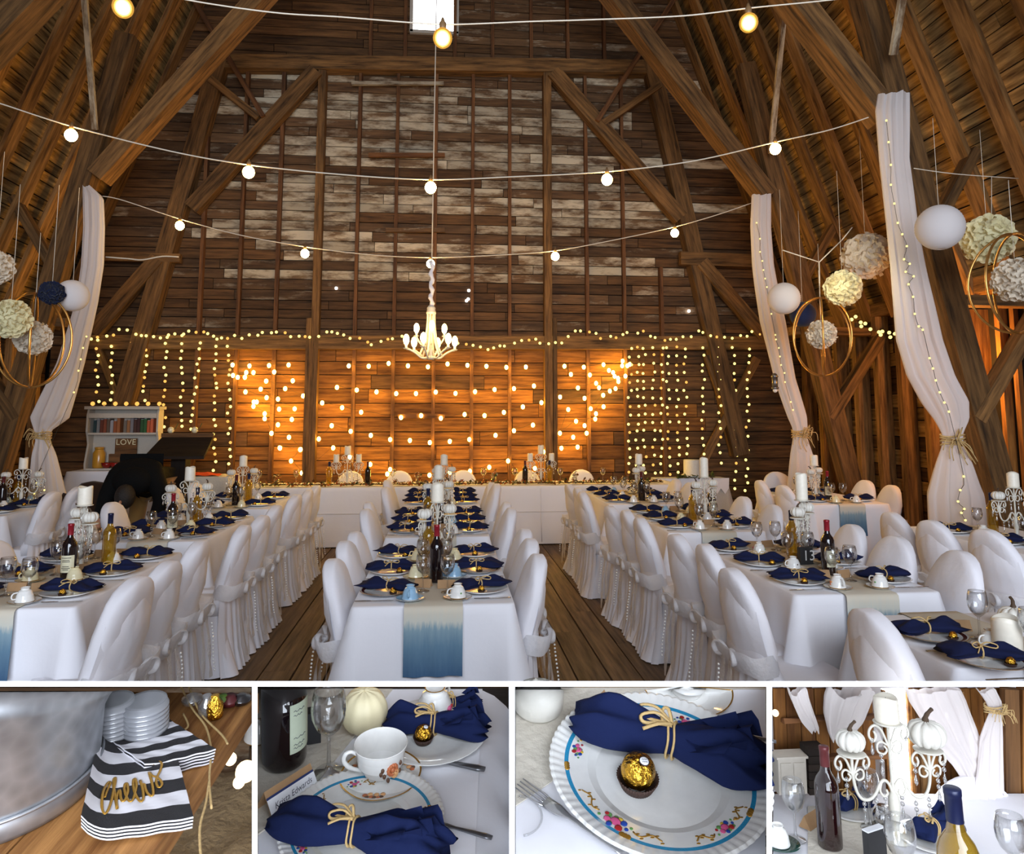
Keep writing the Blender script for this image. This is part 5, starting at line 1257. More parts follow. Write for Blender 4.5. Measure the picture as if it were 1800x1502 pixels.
def patterned_plate(label, group, rot=0):
    root = thing('dinner_plate', label, 'plate', group=group)
    gad = lambda r, z, a: (r*(1+(.010*abs(sin(36*a)) if r > .119 else 0)), z + (.0014*abs(sin(36*a)) if r > .117 else 0))
    MB().lathe([(0, .0045), (.06, .0045), (.074, .005), (.084, .0095), (.1075, rimz(.1075)), (.1125, rimz(.1125)), (.119, rimz(.119)), (.126, .0195), (.130, .0185), (.128, .016), (.09, .004), (.065, 0), (0, 0)], 288, mis=[0, 0, 0, 0, 1, 0, 0, 0, 0, 0, 0, 0], fn=gad).build('china_plate', [M['china'], M['band']], root)
    def dot(m, r, a, s_, mi, st=1, zz=0):
        m.ball((r*cos(a), r*sin(a), rimz(r)+.0002+zz), s_, 8, 4, mi, (1, st, .10))
    pal = [M['pink'], M['red'], M['leafp'], M['bluep'], M['yellowp'], M['gilt']]
    for k, (a, big) in enumerate(((3.93, 1), (5.25, .75), (1.9, .8), (.92, .7), (2.75, .7))):
        a += rot; m = MB(); r = .098
        for i in range(7): dot(m, r+random.uniform(-.008, .008)*big, a+random.uniform(-.13, .13)*big, .0035*big, 2, 1)
        dot(m, r, a, .0068*big, 0, 1, .0003); dot(m, r-.001, a-.004, .0035*big, 1, 1, .0007)
        for i, (dr, da, s_, mi) in enumerate(((.006, .075, .0045, 1), (-.005, .09, .004, 3), (.003, -.085, .0042, 0), (-.007, .03, .0035, 4), (.008, -.03, .0035, 3), (-.004, -.14, .0025, 1), (.002, .15, .0025, 3), (.005, -.18, .002, 2), (-.003, .19, .002, 2))):
            dot(m, r+dr*big, a+da*big, s_*big, mi, 1, .0004)
        m.build('flower_motif', pal, root, kind='stuff')
        g = MB()
        for sg in (-1, 1):
            if big < .75 and sg > 0: continue
            P = [(r+.004*sin(t*7), a+sg*(.22+.32*t)*big) for t in [i/12 for i in range(13)]]
            g.tube([V((q*cos(b), q*sin(b), rimz(q)+.0004)) for q, b in P], .0010, 5, flat=.3)
            for i in range(2, 13, 2):
                q, b = P[i]; dot(g, q+.003*(-1)**(i//2), b, .0024, 0, .5)
        g.build('gilt_scroll', M['gilt'], root, kind='stuff')
    g = MB()
    for a in (.45, 2.3, 3.05, 4.1, 5.6):
        for dd in (-.03, 0, .03): g.ball((.110*cos(a+rot+dd), .110*sin(a+rot+dd), rimz(.11)+.0004), .0038, 8, 4, 0, (1, 1, .12))
    g.build('gilt_clasp', M['gilt'], root, kind='stuff')
    return root
def big_choc(label, group='gold foil chocolates'):
    root = thing('wrapped_chocolate', label, 'chocolate', group=group)
    def cr(d, a, t):
        return 1 + .02*noise.noise(d*4.2) + .03*abs(noise.noise(d*9+V((3, 1, 2)))) + .02*sin(6*a+5*t)*max(0, -d.z+.3)
    MB().ball((0, 0, .0185), .0175, 40, 28, fn=cr).build('foil', M['gold'], root)
    MB().lathe([(.009, 0.0004), (.0165, .0008), (.0185, .006), (.0212, .0125), (.0208, .0125), (.018, .006)], 168, fn=lambda r, z, a: (r*(1+(.035 if z > .003 else .01)*sin(42*a)), z)).build('paper_case', M['choc'], root)
    s_ = Matrix.Translation((.0035, -.0065, .0352)) @ Matrix.Rotation(.40, 4, 'X') @ Matrix.Rotation(.2, 4, 'Y')
    MB().ball((0, 0, 0), .0058, 18, 6, 0, (1, .85, .14)).build('sticker_ring', M['choc'], root, M=s_)
    st = MB().ball((0, 0, .0004), .0049, 18, 6, 0, (1, .85, .16)).build('white_sticker', M['white_card'], root, M=s_)
    p = MB()
    for y in (.0012, -.0012): p.tube([(x*.0009, y+.0005*(-1)**x, .0013) for x in range(-3, 4)], .00025, 4)
    p.build('sticker_script', M['ink'], st)
    return root
def tea_cup(label, motif_mats, group='teacups'):
    root = thing('teacup', label, 'teacup', group=group)
    MB().lathe([(0, .006), (.018, .004), (.021, 0), (.022, .002), (.018, .008), (.030, .018), (.040, .034), (.0425, .05), (.0465, .066), (.0475, .067), (.0465, .068), (.0415, .05), (.036, .03), (.024, .017), (0, .012)], 48, mis=[0, 0, 1, 0, 0, 0, 0, 0, 1, 0, 0, 0, 0, 0]).build('cup', [M['china'], M['gilt']], root)
    MB().tube(smoothpts([(-.041, 0, .052), (-.050, .0, .058), (-.060, 0, .056), (-.064, 0, .045), (-.058, 0, .034), (-.050, 0, .028), (-.040, 0, .024), (-.034, 0, .022)], 4), [.0035]*8+[.0042]*12+[.0035]*9, 8).build('handle', M['china'], root)
    m = MB()
    def dot(a, z, s_, mi, st=1.0):
        r = .0405+(z-.034)*.16; m.ball((r*cos(a), r*sin(a), z), s_, 8, 5, mi, (1, 1, st))
    for i in range(12): dot(-1.12+.19*cos(i*.52), .040+.0085*sin(i*.52), .0035, 0)
    for i in range(10): dot(-.98+.13*cos(i*.63), .031+.006*sin(i*.63), .0032, 2)
    dot(-1.12, .040, .005, 0); dot(-.98, .032, .0045, 2)
    for a, z in ((-1.55, .043), (-1.62, .036), (-1.48, .031), (-.72, .045), (-.7, .03), (-1.3, .022)): dot(a, z, .0032, 1, 1.4)
    m.build('flower_motif', motif_mats, root)
    return root
def sauc(label, r, mats_, group='tea saucers'):
    root = thing('saucer', label, 'saucer', group=group); k = r/.07
    MB().lathe([(0, .004*k), (.03*k, .004*k), (.05*k, .008*k), (.067*k, .014*k), (.070*k, .0145*k), (.068*k, .013*k), (.04*k, 0), (0, 0)], 48, mis=[0, 0, 0, 1, 1, 0, 0], fn=lambda q, z, a: (q*(1+.012*sin(6*a)*(q > .05)), z)).build('dish', [M['china'], M['gilt']], root)
    m = MB()
    for a0 in (2.9, 4.6, .5):
        for i in range(9): m.ball(((.055+.005*sin(i*2.2))*k*cos(a0+.07*(i-4)), (.055+.005*sin(i*2.2))*k*sin(a0+.07*(i-4)), .0108*k), .0048*k, 7, 4, i % 3, (1, 1, .2))
    m.build('flower_motif', mats_, root); return root
RUST = [M['rust'], M['brownp'], M['peach']]
def backwall(x0, x1, mt, name='wall_back', boards=False):
    w_ = thing(name, kind='structure')
    a, b = onY(x0+1, 1209, RY1-.012), onY(x1-1, 1209, RY1-.012); zb = onY(900, 1600, RY1).z
    vs = [(x, y, z) for y in (RY1-.014, RY1-.002) for x, z in ((a.x, zb), (b.x, zb), (b.x, b.z), (a.x, a.z))]
    if not boards: MB().add(vs, [(0, 1, 2, 3), (4, 7, 6, 5), (0, 4, 5, 1), (1, 5, 6, 2), (2, 6, 7, 3), (3, 7, 4, 0)]).build('panel', mt, w_, smooth=False)
    return w_, a, b, zb
# ---------------------------------------------------------------- booth 1: bucket, striped napkins
b1 = Booth(240, 1400, 1.0, 8)
backwall(-80, 443, M['board_worn'])
t = thing('bench', 'worn honey coloured plank bench under the metal bucket', 'bench'); t.matrix_world = b1.B
e0, e1 = b1.at(447, 1230), b1.at(285, 1475)
dv = (e1-e0).normalized(); e1 = e0 + dv*.72; nv = V((dv.y, -dv.x, 0)); nv = -nv if nv.x > 0 else nv
for i in range(5):
    w0, w1 = .165*i, .165*(i+1)-.003
    c_ = [e0+nv*w0, e0+nv*w1, e1+nv*w1, e1+nv*w0]
    c_[0] = c_[0]-dv*.0; ctr = (c_[0]+c_[1])/2
    mid = e0+nv*(w0+w1)/2; tt = -.3
    while tt < .6 and min(hlim(b1.B @ (mid+dv*tt+nv*.08*s_), b1.n) for s_ in (-1, 1)) < .006: tt += .005
    timber('plank', mid+V((0, 0, -.0165))+dv*tt, e1+nv*(w0+w1)/2+V((0, 0, -.0165)), .162, .032, M['bench'], t, jit=.0008)
# galvanised bucket, cut short where it meets the top board
bk = b1.new('bucket', 'large galvanised metal bucket at the left edge', 'bucket', -6, 1392)
Mi = bk.matrix_world.copy(); loc0 = b1.at(-6, 1392)
def under(r, z, a):
    while r > .004 and hlim(Mi @ V((r*cos(a), r*sin(a), 0)), b1.n) < .012: r -= .004
    P = Mi @ V((r*cos(a), r*sin(a), 0)); L = hlim(P, b1.n)-.006
    if z < .09: return (r, max(.001, min(z, L)))
    t_ = (z-.09)/.11; return (r, max(.001, min(L, .09+t_*(L-.09))))
MB().lathe([(0, .012), (.108, .012), (.112, 0), (.1155, 0), (.117, .006), (.1175, .022), (.1155, .026), (.1165, .032), (.119, .06), (.1215, .09), (.124, .12), (.127, .16), (.130, .20), (.128, .20), (.122, .12), (.115, .04), (0, .03)], 72, fn=under).build('bucket_body', M['galv'], bk)
MB().tube([(.1185*cos(a), .1185*sin(a), .028) for a in [-2.9+2*pi*i/64 for i in range(64)] if hlim(Mi @ V((.1185*cos(a), .1185*sin(a), 0)), b1.n) > .04], .0022, 6).build('rolled_seam', M['galv'], bk)
# nested plastic cups, two leaning stacks
cup_me = None
for k, (px, py, sc_, nm) in enumerate(((200, 1312, 1.0, 'left'), (256, 1306, 1.08, 'right'))):
    P = b1.mat(px, py).translation; L = hlim(P+V((0, .03, 0)), b1.n); i = 0; z = 0.0
    while z+.0125*sc_ < L-.003:
        o = MB().lathe([(.0262, 0), (.0268, .0005), (.0285, .0012), (.0285, .0042), (.0268, .0048), (.0262, .011), (.0255, .011), (.0255, .0005)], 32) if cup_me is None else None
        if o: o = o.build('plastic_cup', M['cups'], None); cup_me = o
        else: o = cup_me.copy(); link(o)
        o.matrix_world = b1.mat(px, py, .3*i, z, sc_)
        tag(o, 'clear plastic cup nested in the %s stack behind the striped napkins' % nm, 'plastic cup', 'nested plastic cups, %s stack' % nm)
        z += .0062; i += 1; last = o
    MB().lathe([(.0258, .0100), (.0252, .0116), (.020, .0112), (0, .0112)], 28).build('cup_base', M['cups'], last)
# striped paper napkins
def napkin_sheet(corners, h, lift, name, label, stripes_n, group, edge_drop=.004):
    c = [b1.at(*p) for p in corners]       # bl, br, tr, tl
    m = MB(); nu, nvv = 18, stripes_n*4; rows = []; low = []
    H = lambda u, v: h + lift*math.exp(-u/.10)
    for j in range(nvv+1):
        v = j/nvv; A = c[0]+(c[3]-c[0])*v; Bq = c[1]+(c[2]-c[1])*v
        rows.append([V(((A+(Bq-A)*(i/nu)).x, (A+(Bq-A)*(i/nu)).y, H(i/nu, v)+.0006*sin(i*1.1+j))) for i in range(nu+1)])
    low = [[p-V((0, 0, edge_drop)) for p in r] for r in rows]
    for j in range(nvv): m.grid(rows[j:j+2], False, 0 if (j//4) % 2 == 0 else 1)
    m.grid([r[::-1] for r in low], False, 1)
    for a, b in ((rows[0], low[0]), (low[-1], rows[-1])): m.grid([b, a], False, 1)
    m.grid([[r[0] for r in rows], [r[0] for r in low]], False, 1); m.grid([[r[-1] for r in low], [r[-1] for r in rows]], False, 1)
    o = m.build(name, [M['black_paper'], M['paper']], None, label=label, cat='napkin', group=group); o.matrix_world = b1.B
    return o, c, H
bc_ = [(178, 1318), (324, 1368), (376, 1341), (286, 1284)]
for i in range(5):
    c4_ = [(x+1.2*i*(.3 if x < 250 else .9), y-.9*i) for x, y in [(250, 1376), (375, 1344), (287, 1286), (172, 1316)]]
    napkin_sheet(c4_, .004+.0036*i, .004, 'paper_napkin', 'striped black and white paper napkin in the rear pile' if i < 4 else 'topmost striped paper napkin of the rear pile by the cups', 7, 'rear pile of striped napkins', .0022)
fc = [(143, 1492), (340, 1461), (301, 1310), (176, 1336)]
for i in range(4):
    cc = [(x-(.6*(3-i) if x > 250 else 0), y+.6*(3-i)) for x, y in fc]
    nm = 'striped black and white paper napkin in the front pile' if i < 3 else 'topmost striped napkin of front pile with gold Cheers lettering'
    top, cq_, Hq = napkin_sheet(cc, .006+.0036*i, .022, 'paper_napkin', nm, 7, 'front pile of striped napkins', .0022)
CH_ = [(300, 905), (318, 850), (345, 785), (366, 735), (352, 714), (318, 755), (284, 850), (268, 950), (270, 1040), (295, 1085), (325, 1080), (352, 1030), (384, 930), (410, 800), (430, 700), (425, 664), (408, 690), (408, 780), (428, 900), (450, 1042), (440, 960), (448, 880), (470, 815), (486, 832), (492, 900), (512, 945), (538, 940), (562, 890), (582, 815), (570, 737), (546, 740), (538, 805), (560, 890), (602, 950), (634, 935), (664, 850), (682, 750), (666, 680), (645, 692), (645, 770), (672, 870), (722, 945), (752, 945), (766, 880), (750, 770), (724, 696), (740, 738), (774, 745), (790, 795), (815, 850), (858, 885), (882, 868), (878, 780), (858, 690), (832, 598), (868, 640), (925, 660), (972, 700), (988, 745), (962, 782), (932, 765), (918, 705), (936, 640), (968, 575), (986, 505), (956, 466), (908, 474), (880, 512)]
tx = MB(); P = []
for x, y in CH_:
    px, py = 140+x*.1465, 1270+y*.1465; h = .03
    for _ in range(5):
        q = b1.at(px, py, h); 
        # inverse bilinear along u at the matching v
        best = min(((abs(((cq_[0]+(cq_[3]-cq_[0])*v)+((cq_[1]+(cq_[2]-cq_[1])*v)-(cq_[0]+(cq_[3]-cq_[0])*v))*u - V((q.x, q.y, 0))).x)+abs(((cq_[0]+(cq_[3]-cq_[0])*v)+((cq_[1]+(cq_[2]-cq_[1])*v)-(cq_[0]+(cq_[3]-cq_[0])*v))*u - V((q.x, q.y, 0))).y)), u) for u in [i/24 for i in range(25)] for v in [i/12 for i in range(13)])
        h = Hq(best[1], 0)+.0012
    P.append(V((q.x, q.y, h)))
tx.tube(smoothpts(P, 3), .0017, 6, flat=.35)
t_ = tx.build('cheers_lettering', M['gilt'], top); t_.matrix_local = Matrix.Identity(4)
# floor, straw and glass behind the bench
t = thing('burlap_sheet', 'crumpled beige burlap lying below the bench', 'burlap'); q = onY(380, 1440, 1.75); rows = []
for i in range(19):
    y = -.35+.95*i/18; rows.append([V((-.55+1.0*j/22, y, .04*noise.noise(V((j*.45, i*.5, 2)))+.02*noise.noise(V((j*1.1, i*1.2, 5))))) for j in range(23)])
MB().grid(rows).build('burlap_cloth', M['burlap'], t); t.location = (q.x-.02, 1.62, .62)
for i, (px, py, yy, r) in enumerate(((432, 1357, 1.7, .022), (405, 1335, 1.8, .014), (420, 1376, 1.75, .013))):
    o = MB().ball((0, 0, 0), r, 14, 10).build('glow_bulb', M['bokeh'], None, label=('largest', 'upper small', 'lower small')[i] + ' warm glowing bulb right of the bench edge', cat='bulb', group='glowing bulbs right of the bench'); o.location = onY(px, py, yy)
t = thing('raffia_strands', 'loose straw strands trailing over the bench edge', 'straw')
for pts in (((316, 1209), (336, 1250), (362, 1286), (372, 1330)), ((330, 1209), (352, 1260), (390, 1300), (400, 1316)), ((283, 1262), (300, 1296), (330, 1286), (322, 1262)), ((368, 1380), (362, 1420), (352, 1460), (352, 1502), (356, 1530)), ((372, 1330), (368, 1380), (372, 1430))):
    MB().tube(smoothpts([b1.B @ (b1.at(px, py)+V((0, 0, .006))) for px, py in pts], 5), .0016, 5).build('strand', M['raffia'], t)
for i, (px, py, mt, nm, h, r) in enumerate(((378, 1262, M['gold'], 'gold foil', .07, .012), (364, 1258, M['crystal'], 'clear crystal', .085, .013), (338, 1236, M['crystal'], 'clear glass', .05, .016), (404, 1238, M['capsule_maroon'], 'dark red', .045, .016), (424, 1236, M['wine'], 'nearly black', .05, .015), (392, 1240, M['green'], 'green', .04, .012))):
    P = b1.mat(px, py).translation; L = min(h, hlim(P+V((0, .02, 0)), b1.n)-.006)
    o = b1.new('bottle_stub', '%s bottle among the decorations at back right of bench' % nm, 'bottle', px, py, 0, .001, group='small bottles at back of bench')
    MB().lathe([(0, 0), (r*.9, 0), (r, .004), (r, L*.6), (r*.5, L*.85), (r*.5, L), (0, L)], 14).build('glass_body', mt, o)
# ---------------------------------------------------------------- booth 2: place setting with teacup
b2 = Booth(676, 1372, 1.36, 9)
backwall(452, 895, M['dark_wood'])
t = thing('table_corner', 'white cloth covered table corner with the rust flowered teacup', 'table'); t.matrix_world = b2.B
b2.sheet('tablecloth', [(453.5, 1560), (833, 1560), (848, 1212), (453.5, 1212)], M['cloth'], t, -.02, 0, 22, .0012).matrix_local = Matrix.Identity(4)
ea, eb = b2.at(833, 1560), b2.at(848, 1212); rows = []
for k in range(9):
    u = k/8; rows.append([V(((ea+(eb-ea)*(j/24)).x + .20*u+.012*u*sin(j*1.1), (ea+(eb-ea)*(j/24)).y, -.003-.34*u*u-.06*u+.010*u*sin(j*.9+1))) for j in range(25)])
MB().grid(rows[::-1]).build('cloth_drop', M['cloth'], t)
r_ = b2.sheet('table_runner', [(453.5, 1470), (520, 1424), (690, 1214), (453.5, 1214)], M['linen'], None, .0006, .0035, 26, .0018); tag(r_, 'wrinkled cream linen runner under the bottle and kraft name card', 'table runner')
# bottle
P = b2.mat(500, 1343).translation
bt_ = b2.new('wine_bottle', 'nearly black wine bottle with sage label left of the empty glass', 'wine bottle', 500, 1343, 0, .004)
Mb = bt_.matrix_world.copy()
def under2(r, z, a):
    if z < .10: return (r, z)
    L = hlim(Mb @ V((r*cos(a), r*sin(a), 0)), b2.n)-.005; return (r, .10+(z-.10)/.06*(L-.10))
MB().lathe([(0, .01), (.02, .004), (.034, 0), (.0385, .004), (.0400, .012), (.0405, .05), (.0405, .10), (.0405, .16), (0, .16)], 48, fn=under2).build('glass_body', M['wine'], bt_)
MB().grid([[V((.0409*cos(a), .0409*sin(a), z)) for a in [-1.12+1.3*i/14 for i in range(15)]] for z in (.035, .07, .105, .125)]).build('paper_label', plain('sage_label', srgb(196, 206, 182), .6), bt_)
m = MB()
for z, w_ in ((.112, .3), (.104, .22), (.062, .34), (.05, .3), (.044, .24)): m.tube([(.0411*cos(a), .0411*sin(a), z+.0016*sin(i*2.0)) for i, a in enumerate([-.95+w_*2*j/8 for j in range(9)])], .0006, 4)
m.build('label_print', M['ink'], bt_)
b2.copy(GLASS, 'empty clear wine glass beside the nearly black bottle', 578, 1363, 0, .004, .83)['category'] = 'wine glass'
pk = b2.new('pumpkin', 'large smooth cream pumpkin behind the empty wine glass', 'pumpkin', 640, 1290, 0, .003, .86)
MB().ball((0, 0, .051), .053, 64, 20, fn=lambda d, a, t: (1+.014*cos(10*a))*(1-.10*max(0, abs(d.z)-.8)*4), sc=(1, 1, .97)).build('ribbed_body', M['cream_pumpkin'], pk)
sauc_ = sauc('rust flowered saucer with scalloped gilt edge', .072, RUST); sauc_.matrix_world = b2.mat(669, 1374, 0, .001)
cupb = tea_cup('white upright teacup with rust flowers and gilt rim', RUST); cupb.matrix_world = b2.mat(669, 1377, .15, .006, 1.0)
cd = b2.new('place_card', 'kraft place card with navy bands and handwritten style name', 'place card', 506, 1412, .86, .003)
MB().add([(-.047, -.026, 0), (.047, -.026, 0), (.047, 0, .042), (-.047, 0, .042), (.047, .026, 0), (-.047, .026, 0), (-.047, -.024, 0), (.047, -.024, 0), (.047, 0, .040), (-.047, 0, .040), (.047, .024, 0), (-.047, .024, 0)], [(0, 1, 2, 3), (3, 2, 4, 5), (6, 9, 8, 7), (9, 11, 10, 8), (0, 6, 7, 1), (5, 4, 10, 11), (1, 7, 8, 10, 4, 2), (0, 3, 5, 11, 9, 6)]).build('folded_card', M['kraft'], cd, smooth=False)
al = math.atan2(.042, .026); FM = Matrix.Translation((0, -.013, .021)) @ Matrix.Rotation(al, 4, 'X')
MB().box((0, -.001, .0006), (.094, .030, .0006)).build('navy_band', M['navy_card'], cd, smooth=False, M=FM)
wb = MB().box((0, -.001, .0012), (.094, .023, .0006)).build('white_band', M['white_card'], cd, smooth=False, M=FM)
me = word_mesh('Krista Edwards', .0125, .35); me.materials.append(M['ink']); o = link(bpy.data.objects.new('name_lettering', me), wb); o.matrix_local = Matrix.Translation((0, -.001, .0018)) @ Matrix.Rotation(.06, 4, 'Z')
pp = patterned_plate('china plate with turquoise band under large navy napkin by teacup', 'floral banded plates', .9); pp.matrix_world = b2.mat(637, 1462, 0, .001)
nk = big_napkin('navy napkin with raffia on the plate in front of the teacup', 'navy napkins in the close-ups', .135, .15, 3, .022, .026); nk.matrix_world = b2.mat(621, 1498, -.30, .020)
p2 = b2.copy(P_PLATE, 'white plate with beaded edge behind the rust flowered teacup', 757, 1297, 0, .001, .86); p2['category'] = 'plate'
nk = big_napkin('navy napkin on the plate behind the rust flowered teacup', 'navy napkins in the close-ups', .095, .10, 5, .018); nk.matrix_world = b2.mat(763, 1297, -.24, .016)
ck = big_choc('gold foil chocolate on the plate behind the teacup'); ck.matrix_world = b2.mat(744, 1312, .3, .008, .92)
b2.copy(SAUC[2], 'far saucer under the yellow flowered cup', 766, 1266, 0, .001, .9)['category'] = 'saucer'
c3 = b2.copy(CUPS[2], 'upturned white cup with yellow flowers, farthest in close-up', 764, 1264, 1.0, .005, .95)
nk = big_napkin('farthest navy napkin at top right of the teacup close-up', 'navy napkins in the close-ups', .075, .075, 8, .012); nk.matrix_world = b2.mat(798, 1250, -.04, .006, .7)
kn = MB()
kn.tube([(-.11, 0, 0), (-.02, 0, 0), (0, 0, 0), (.07, 0, 0), (.085, 0, 0)], [.0045, .006, .004, .0075, .006], 10, flat=.5)
KN2 = kn.build('table_knife', M['steel_dark'], None, label='dark steel knife handle right of the banded plate', cat='knife', group='knives in the close-ups'); KN2.matrix_world = b2.mat(800, 1459, -.42, .003, .75)
k2 = KN2.copy(); link(k2); k2['label'] = 'dark steel knife between teacup and far plate'; k2.matrix_world = b2.mat(775, 1343, -.35, .005)
nb = b2.new('table_number', 'dark chalk block behind the nearly black bottle', 'table number', 545, 1308, .2, .004)
MB().box((0, 0, .032), (.04, .025, .06)).build('slate_block', M['slate'], nb, smooth=False)
c9 = b2.copy(CUPS[2], 'floral cup peeking out left of the nearly black bottle', 456, 1300, 2.0, .004, .7)
# ---------------------------------------------------------------- booth 3: plate with chocolate
b3 = Booth(1160, 1371, .87, 17)
backwall(905, 1347, M['shelf_white'])
t = thing('plate_table', 'white cloth covered tabletop below the plate with chocolate', 'table'); t.matrix_world = b3.B
b3.sheet('tablecloth', [(906.5, 1560), (1345.5, 1560), (1345.5, 1213), (906.5, 1213)], M['cloth'], t, -.02, 0, 22, .001).matrix_local = Matrix.Identity(4)
r_ = b3.sheet('table_runner', [(906.5, 1419), (976, 1372), (1135, 1214), (906.5, 1214)], M['linen'], None, .0004, .0022, 26, .0010); tag(r_, 'cream linen runner under the plate with the chocolate', 'table runner')
pp = patterned_plate('large china plate with turquoise band holding one chocolate', 'floral banded plates', 0); pp.matrix_world = b3.mat(1155, 1374, 0, .003, .975)
nk = big_napkin('navy napkin with raffia across the chocolate plate', 'navy napkins in the close-ups', .118, .105, 2, .017, .028); nk.matrix_world = b3.mat(1176, 1346, -.42, .0225)
ck = big_choc('gold foil chocolate with white sticker in brown paper case'); ck.matrix_world = b3.mat(1119, 1394, .0, .0085, 1.12)
f_ = MB()
for j in range(4): f_.tube([(-.10, -.010+.0066*j, .004), (-.06, -.010+.0066*j, .003), (-.05, -.008+.0053*j, .003)], [.0009, .0015, .0017], 6)
f_.tube([(-.052, 0, .003), (-.03, 0, .003), (-.01, 0, .004), (.06, 0, .005), (.08, 0, .004)], [.010, .010, .004, .005, .006], 10, flat=.35)
f_ = f_.build('dinner_fork', M['steel'], None, label='steel fork tucked under left edge of the chocolate plate', cat='fork'); f_.matrix_world = b3.mat(1012, 1452, -.78, .002, .8)
k3 = KN2.copy(); link(k3); k3['label'] = 'dark steel knife behind right rim of the chocolate plate'; k3.matrix_world = b3.mat(1312, 1299, -.35, .004, .42)
gl = b3.new('wine_glass', 'clear glass foot at lower left of the chocolate plate', 'glass', 911, 1438, 0, .001)
MB().tube([(.026*cos(a), .026*sin(a), .002) for a in [-1.45+2.9*i/30 for i in range(31)]], .0012, 6).build('foot_rim', M['glass'], gl)
cd3 = b3.new('place_card', 'kraft place card behind the tip of the navy napkin', 'place card', 1042, 1266, .85, .003, .6)
MB().add([(-.047, -.026, 0), (.047, -.026, 0), (.047, 0, .042), (-.047, 0, .042), (.047, .026, 0), (-.047, .026, 0)], [(0, 1, 2, 3), (3, 2, 4, 5), (0, 3, 5), (1, 4, 2)]).build('folded_card', M['kraft'], cd3, smooth=False)
MB().box((0, -.001, .0012), (.094, .026, .0006)).build('white_band', M['white_card'], cd3, smooth=False, M=FM)
P = b3.mat(950, 1248).translation
cn = b3.new('pillar_candle', 'pale pillar candle at the upper left behind the runner', 'candle', 946, 1247, 0, .003)
Mc = cn.matrix_world.copy()
MB().lathe([(0, 0), (.031, 0), (.033, .004), (.033, .02), (.033, .03), (0, .03)], 36, fn=lambda r, z, a: (r, z if z < .025 else max(.008, hlim(Mc @ V((r*cos(a), r*sin(a), 0)), b3.n)-.004))).build('wax', M['pumpkin'], cn)
s3 = thing('saucer', 'rust flowered saucer at top right behind the plate', 'saucer', group='tea saucers'); s3.matrix_world = b3.mat(1206, 1222, 0, .002); Ms = s3.matrix_world.copy()
def clip3(r, z, a):
    while r > .002 and hlim(Ms @ V((r*cos(a), r*sin(a), 0)), b3.n) < z+.004: r -= .002
    return (r, z)
MB().lathe([(0, .004), (.03, .004), (.045, .007), (.060, .0125), (.062, .013), (.060, .0115), (.036, 0), (0, 0)], 60, mis=[0, 0, 0, 1, 1, 0, 0], fn=clip3).build('dish', [M['china'], M['gilt']], s3)
m = MB()
for i in range(9): m.ball((.05*cos(4.0+.1*i), .05*sin(4.0+.1*i), .0095), .004, 7, 4, i % 3, (1, 1, .2))
m.build('flower_motif', RUST, s3)
c3 = b3.new('teacup', 'white teacup foot on the saucer at top right', 'teacup', 1206, 1222, 0, .006)
Md = c3.matrix_world.copy()
MB().lathe([(0, .004), (.020, 0), (.021, .002), (.018, .006), (.026, .012), (0, .012)], 30, fn=lambda r, z, a: (r, min(z, hlim(Md @ V((r*cos(a), r*sin(a), 0)), b3.n)-.003))).build('cup_foot', M['china'], c3)
# ---------------------------------------------------------------- booth 4: candelabra against the light
b4 = Booth(1575, 1490, 1.9, -3)
w4, a4, b4_, zb4 = backwall(1357, 1860, None, boards=True)
wx0, wx1 = onY(1551, 1300, RY1).x, onY(1593, 1300, RY1).x
zt = lambda x: a4.z+(x-a4.x)/(b4_.x-a4.x)*(b4_.z-a4.z)-.003
x = a4.x
while x < b4_.x:
    wd = random.uniform(.034, .05)
    if not (x+wd > wx0 and x < wx1): timber('board', (x+wd/2, RY1-.008, zb4), (x+wd/2, RY1-.008, zt(x+wd)), wd-.003, .012, M['board_low' if 1 else 0], w4, up=(0, 1, 0), jit=.0008)
    x += wd
for px in (1490, 1620, 1690): timber('batten', (onY(px, 1300, RY1-.02).x, RY1-.022, zb4), (onY(px, 1300, RY1-.02).x, RY1-.022, zt(onY(px+15, 1300, RY1-.02).x)-.004), .022, .014, M['timber'], w4, up=(0, 1, 0))
for py in (1262, 1330): timber('batten', (a4.x+.02, RY1-.03, onY(1500, py, RY1-.03).z), (wx0-.01, RY1-.03, onY(1500, py, RY1-.03).z), .02, .012, M['stud'], w4)
w5 = thing('window_3', kind='structure'); zw = onY(1570, 1405, RY1).z
MB().box(((wx0+wx1)/2, RY1-.01, (zt(wx1)+zw)/2), (wx1-wx0, .008, zt(wx1)-zw)).build('pane', M['daylight'], w5, smooth=False)
for xx in (wx0, wx1): MB().box((xx, RY1-.018, (zt(xx)+zw)/2), (.008, .012, zt(xx)-zw-.006)).build('frame', M['board_low'], w5, smooth=False)
for px, y0, y1 in ((1617, 1268, 1292), (1664, 1254, 1266), (1707, 1285, 1330), (1711, 1275, 1290)):
    A, Bq = onY(px, y0, RY1-.018), onY(px, y1, RY1-.018)
    MB().box((A.x, RY1-.017, (A.z+Bq.z)/2), (.010, .004, A.z-Bq.z)).build('light_gap', M['daylight'], w4, smooth=False)
t = thing('table_end', 'white cloth covered table end with the backlit candelabra', 'table'); t.matrix_world = b4.B
q0, q1 = b4.at(1575, 1398), b4.at(1575, 1700)
b4.sheet('tablecloth', [(1359, 1760), (1850, 1760), (1850, 1396), (1359, 1396)], M['cloth'], t, -.02, 0, 22, .0015).matrix_local = Matrix.Identity(4)
r_ = b4.sheet('table_runner', [(1420, 1620), (1620, 1620), (1545, 1420), (1420, 1420)], M['linen'], None, .0006, .003, 24, .0016); tag(r_, 'wrinkled pale runner under the backlit candelabra', 'table runner')
k4 = b4.copy(CAND, 'white candelabra with crystal drops backlit by the bright window', 1577, 1478, .0, .004, .80)
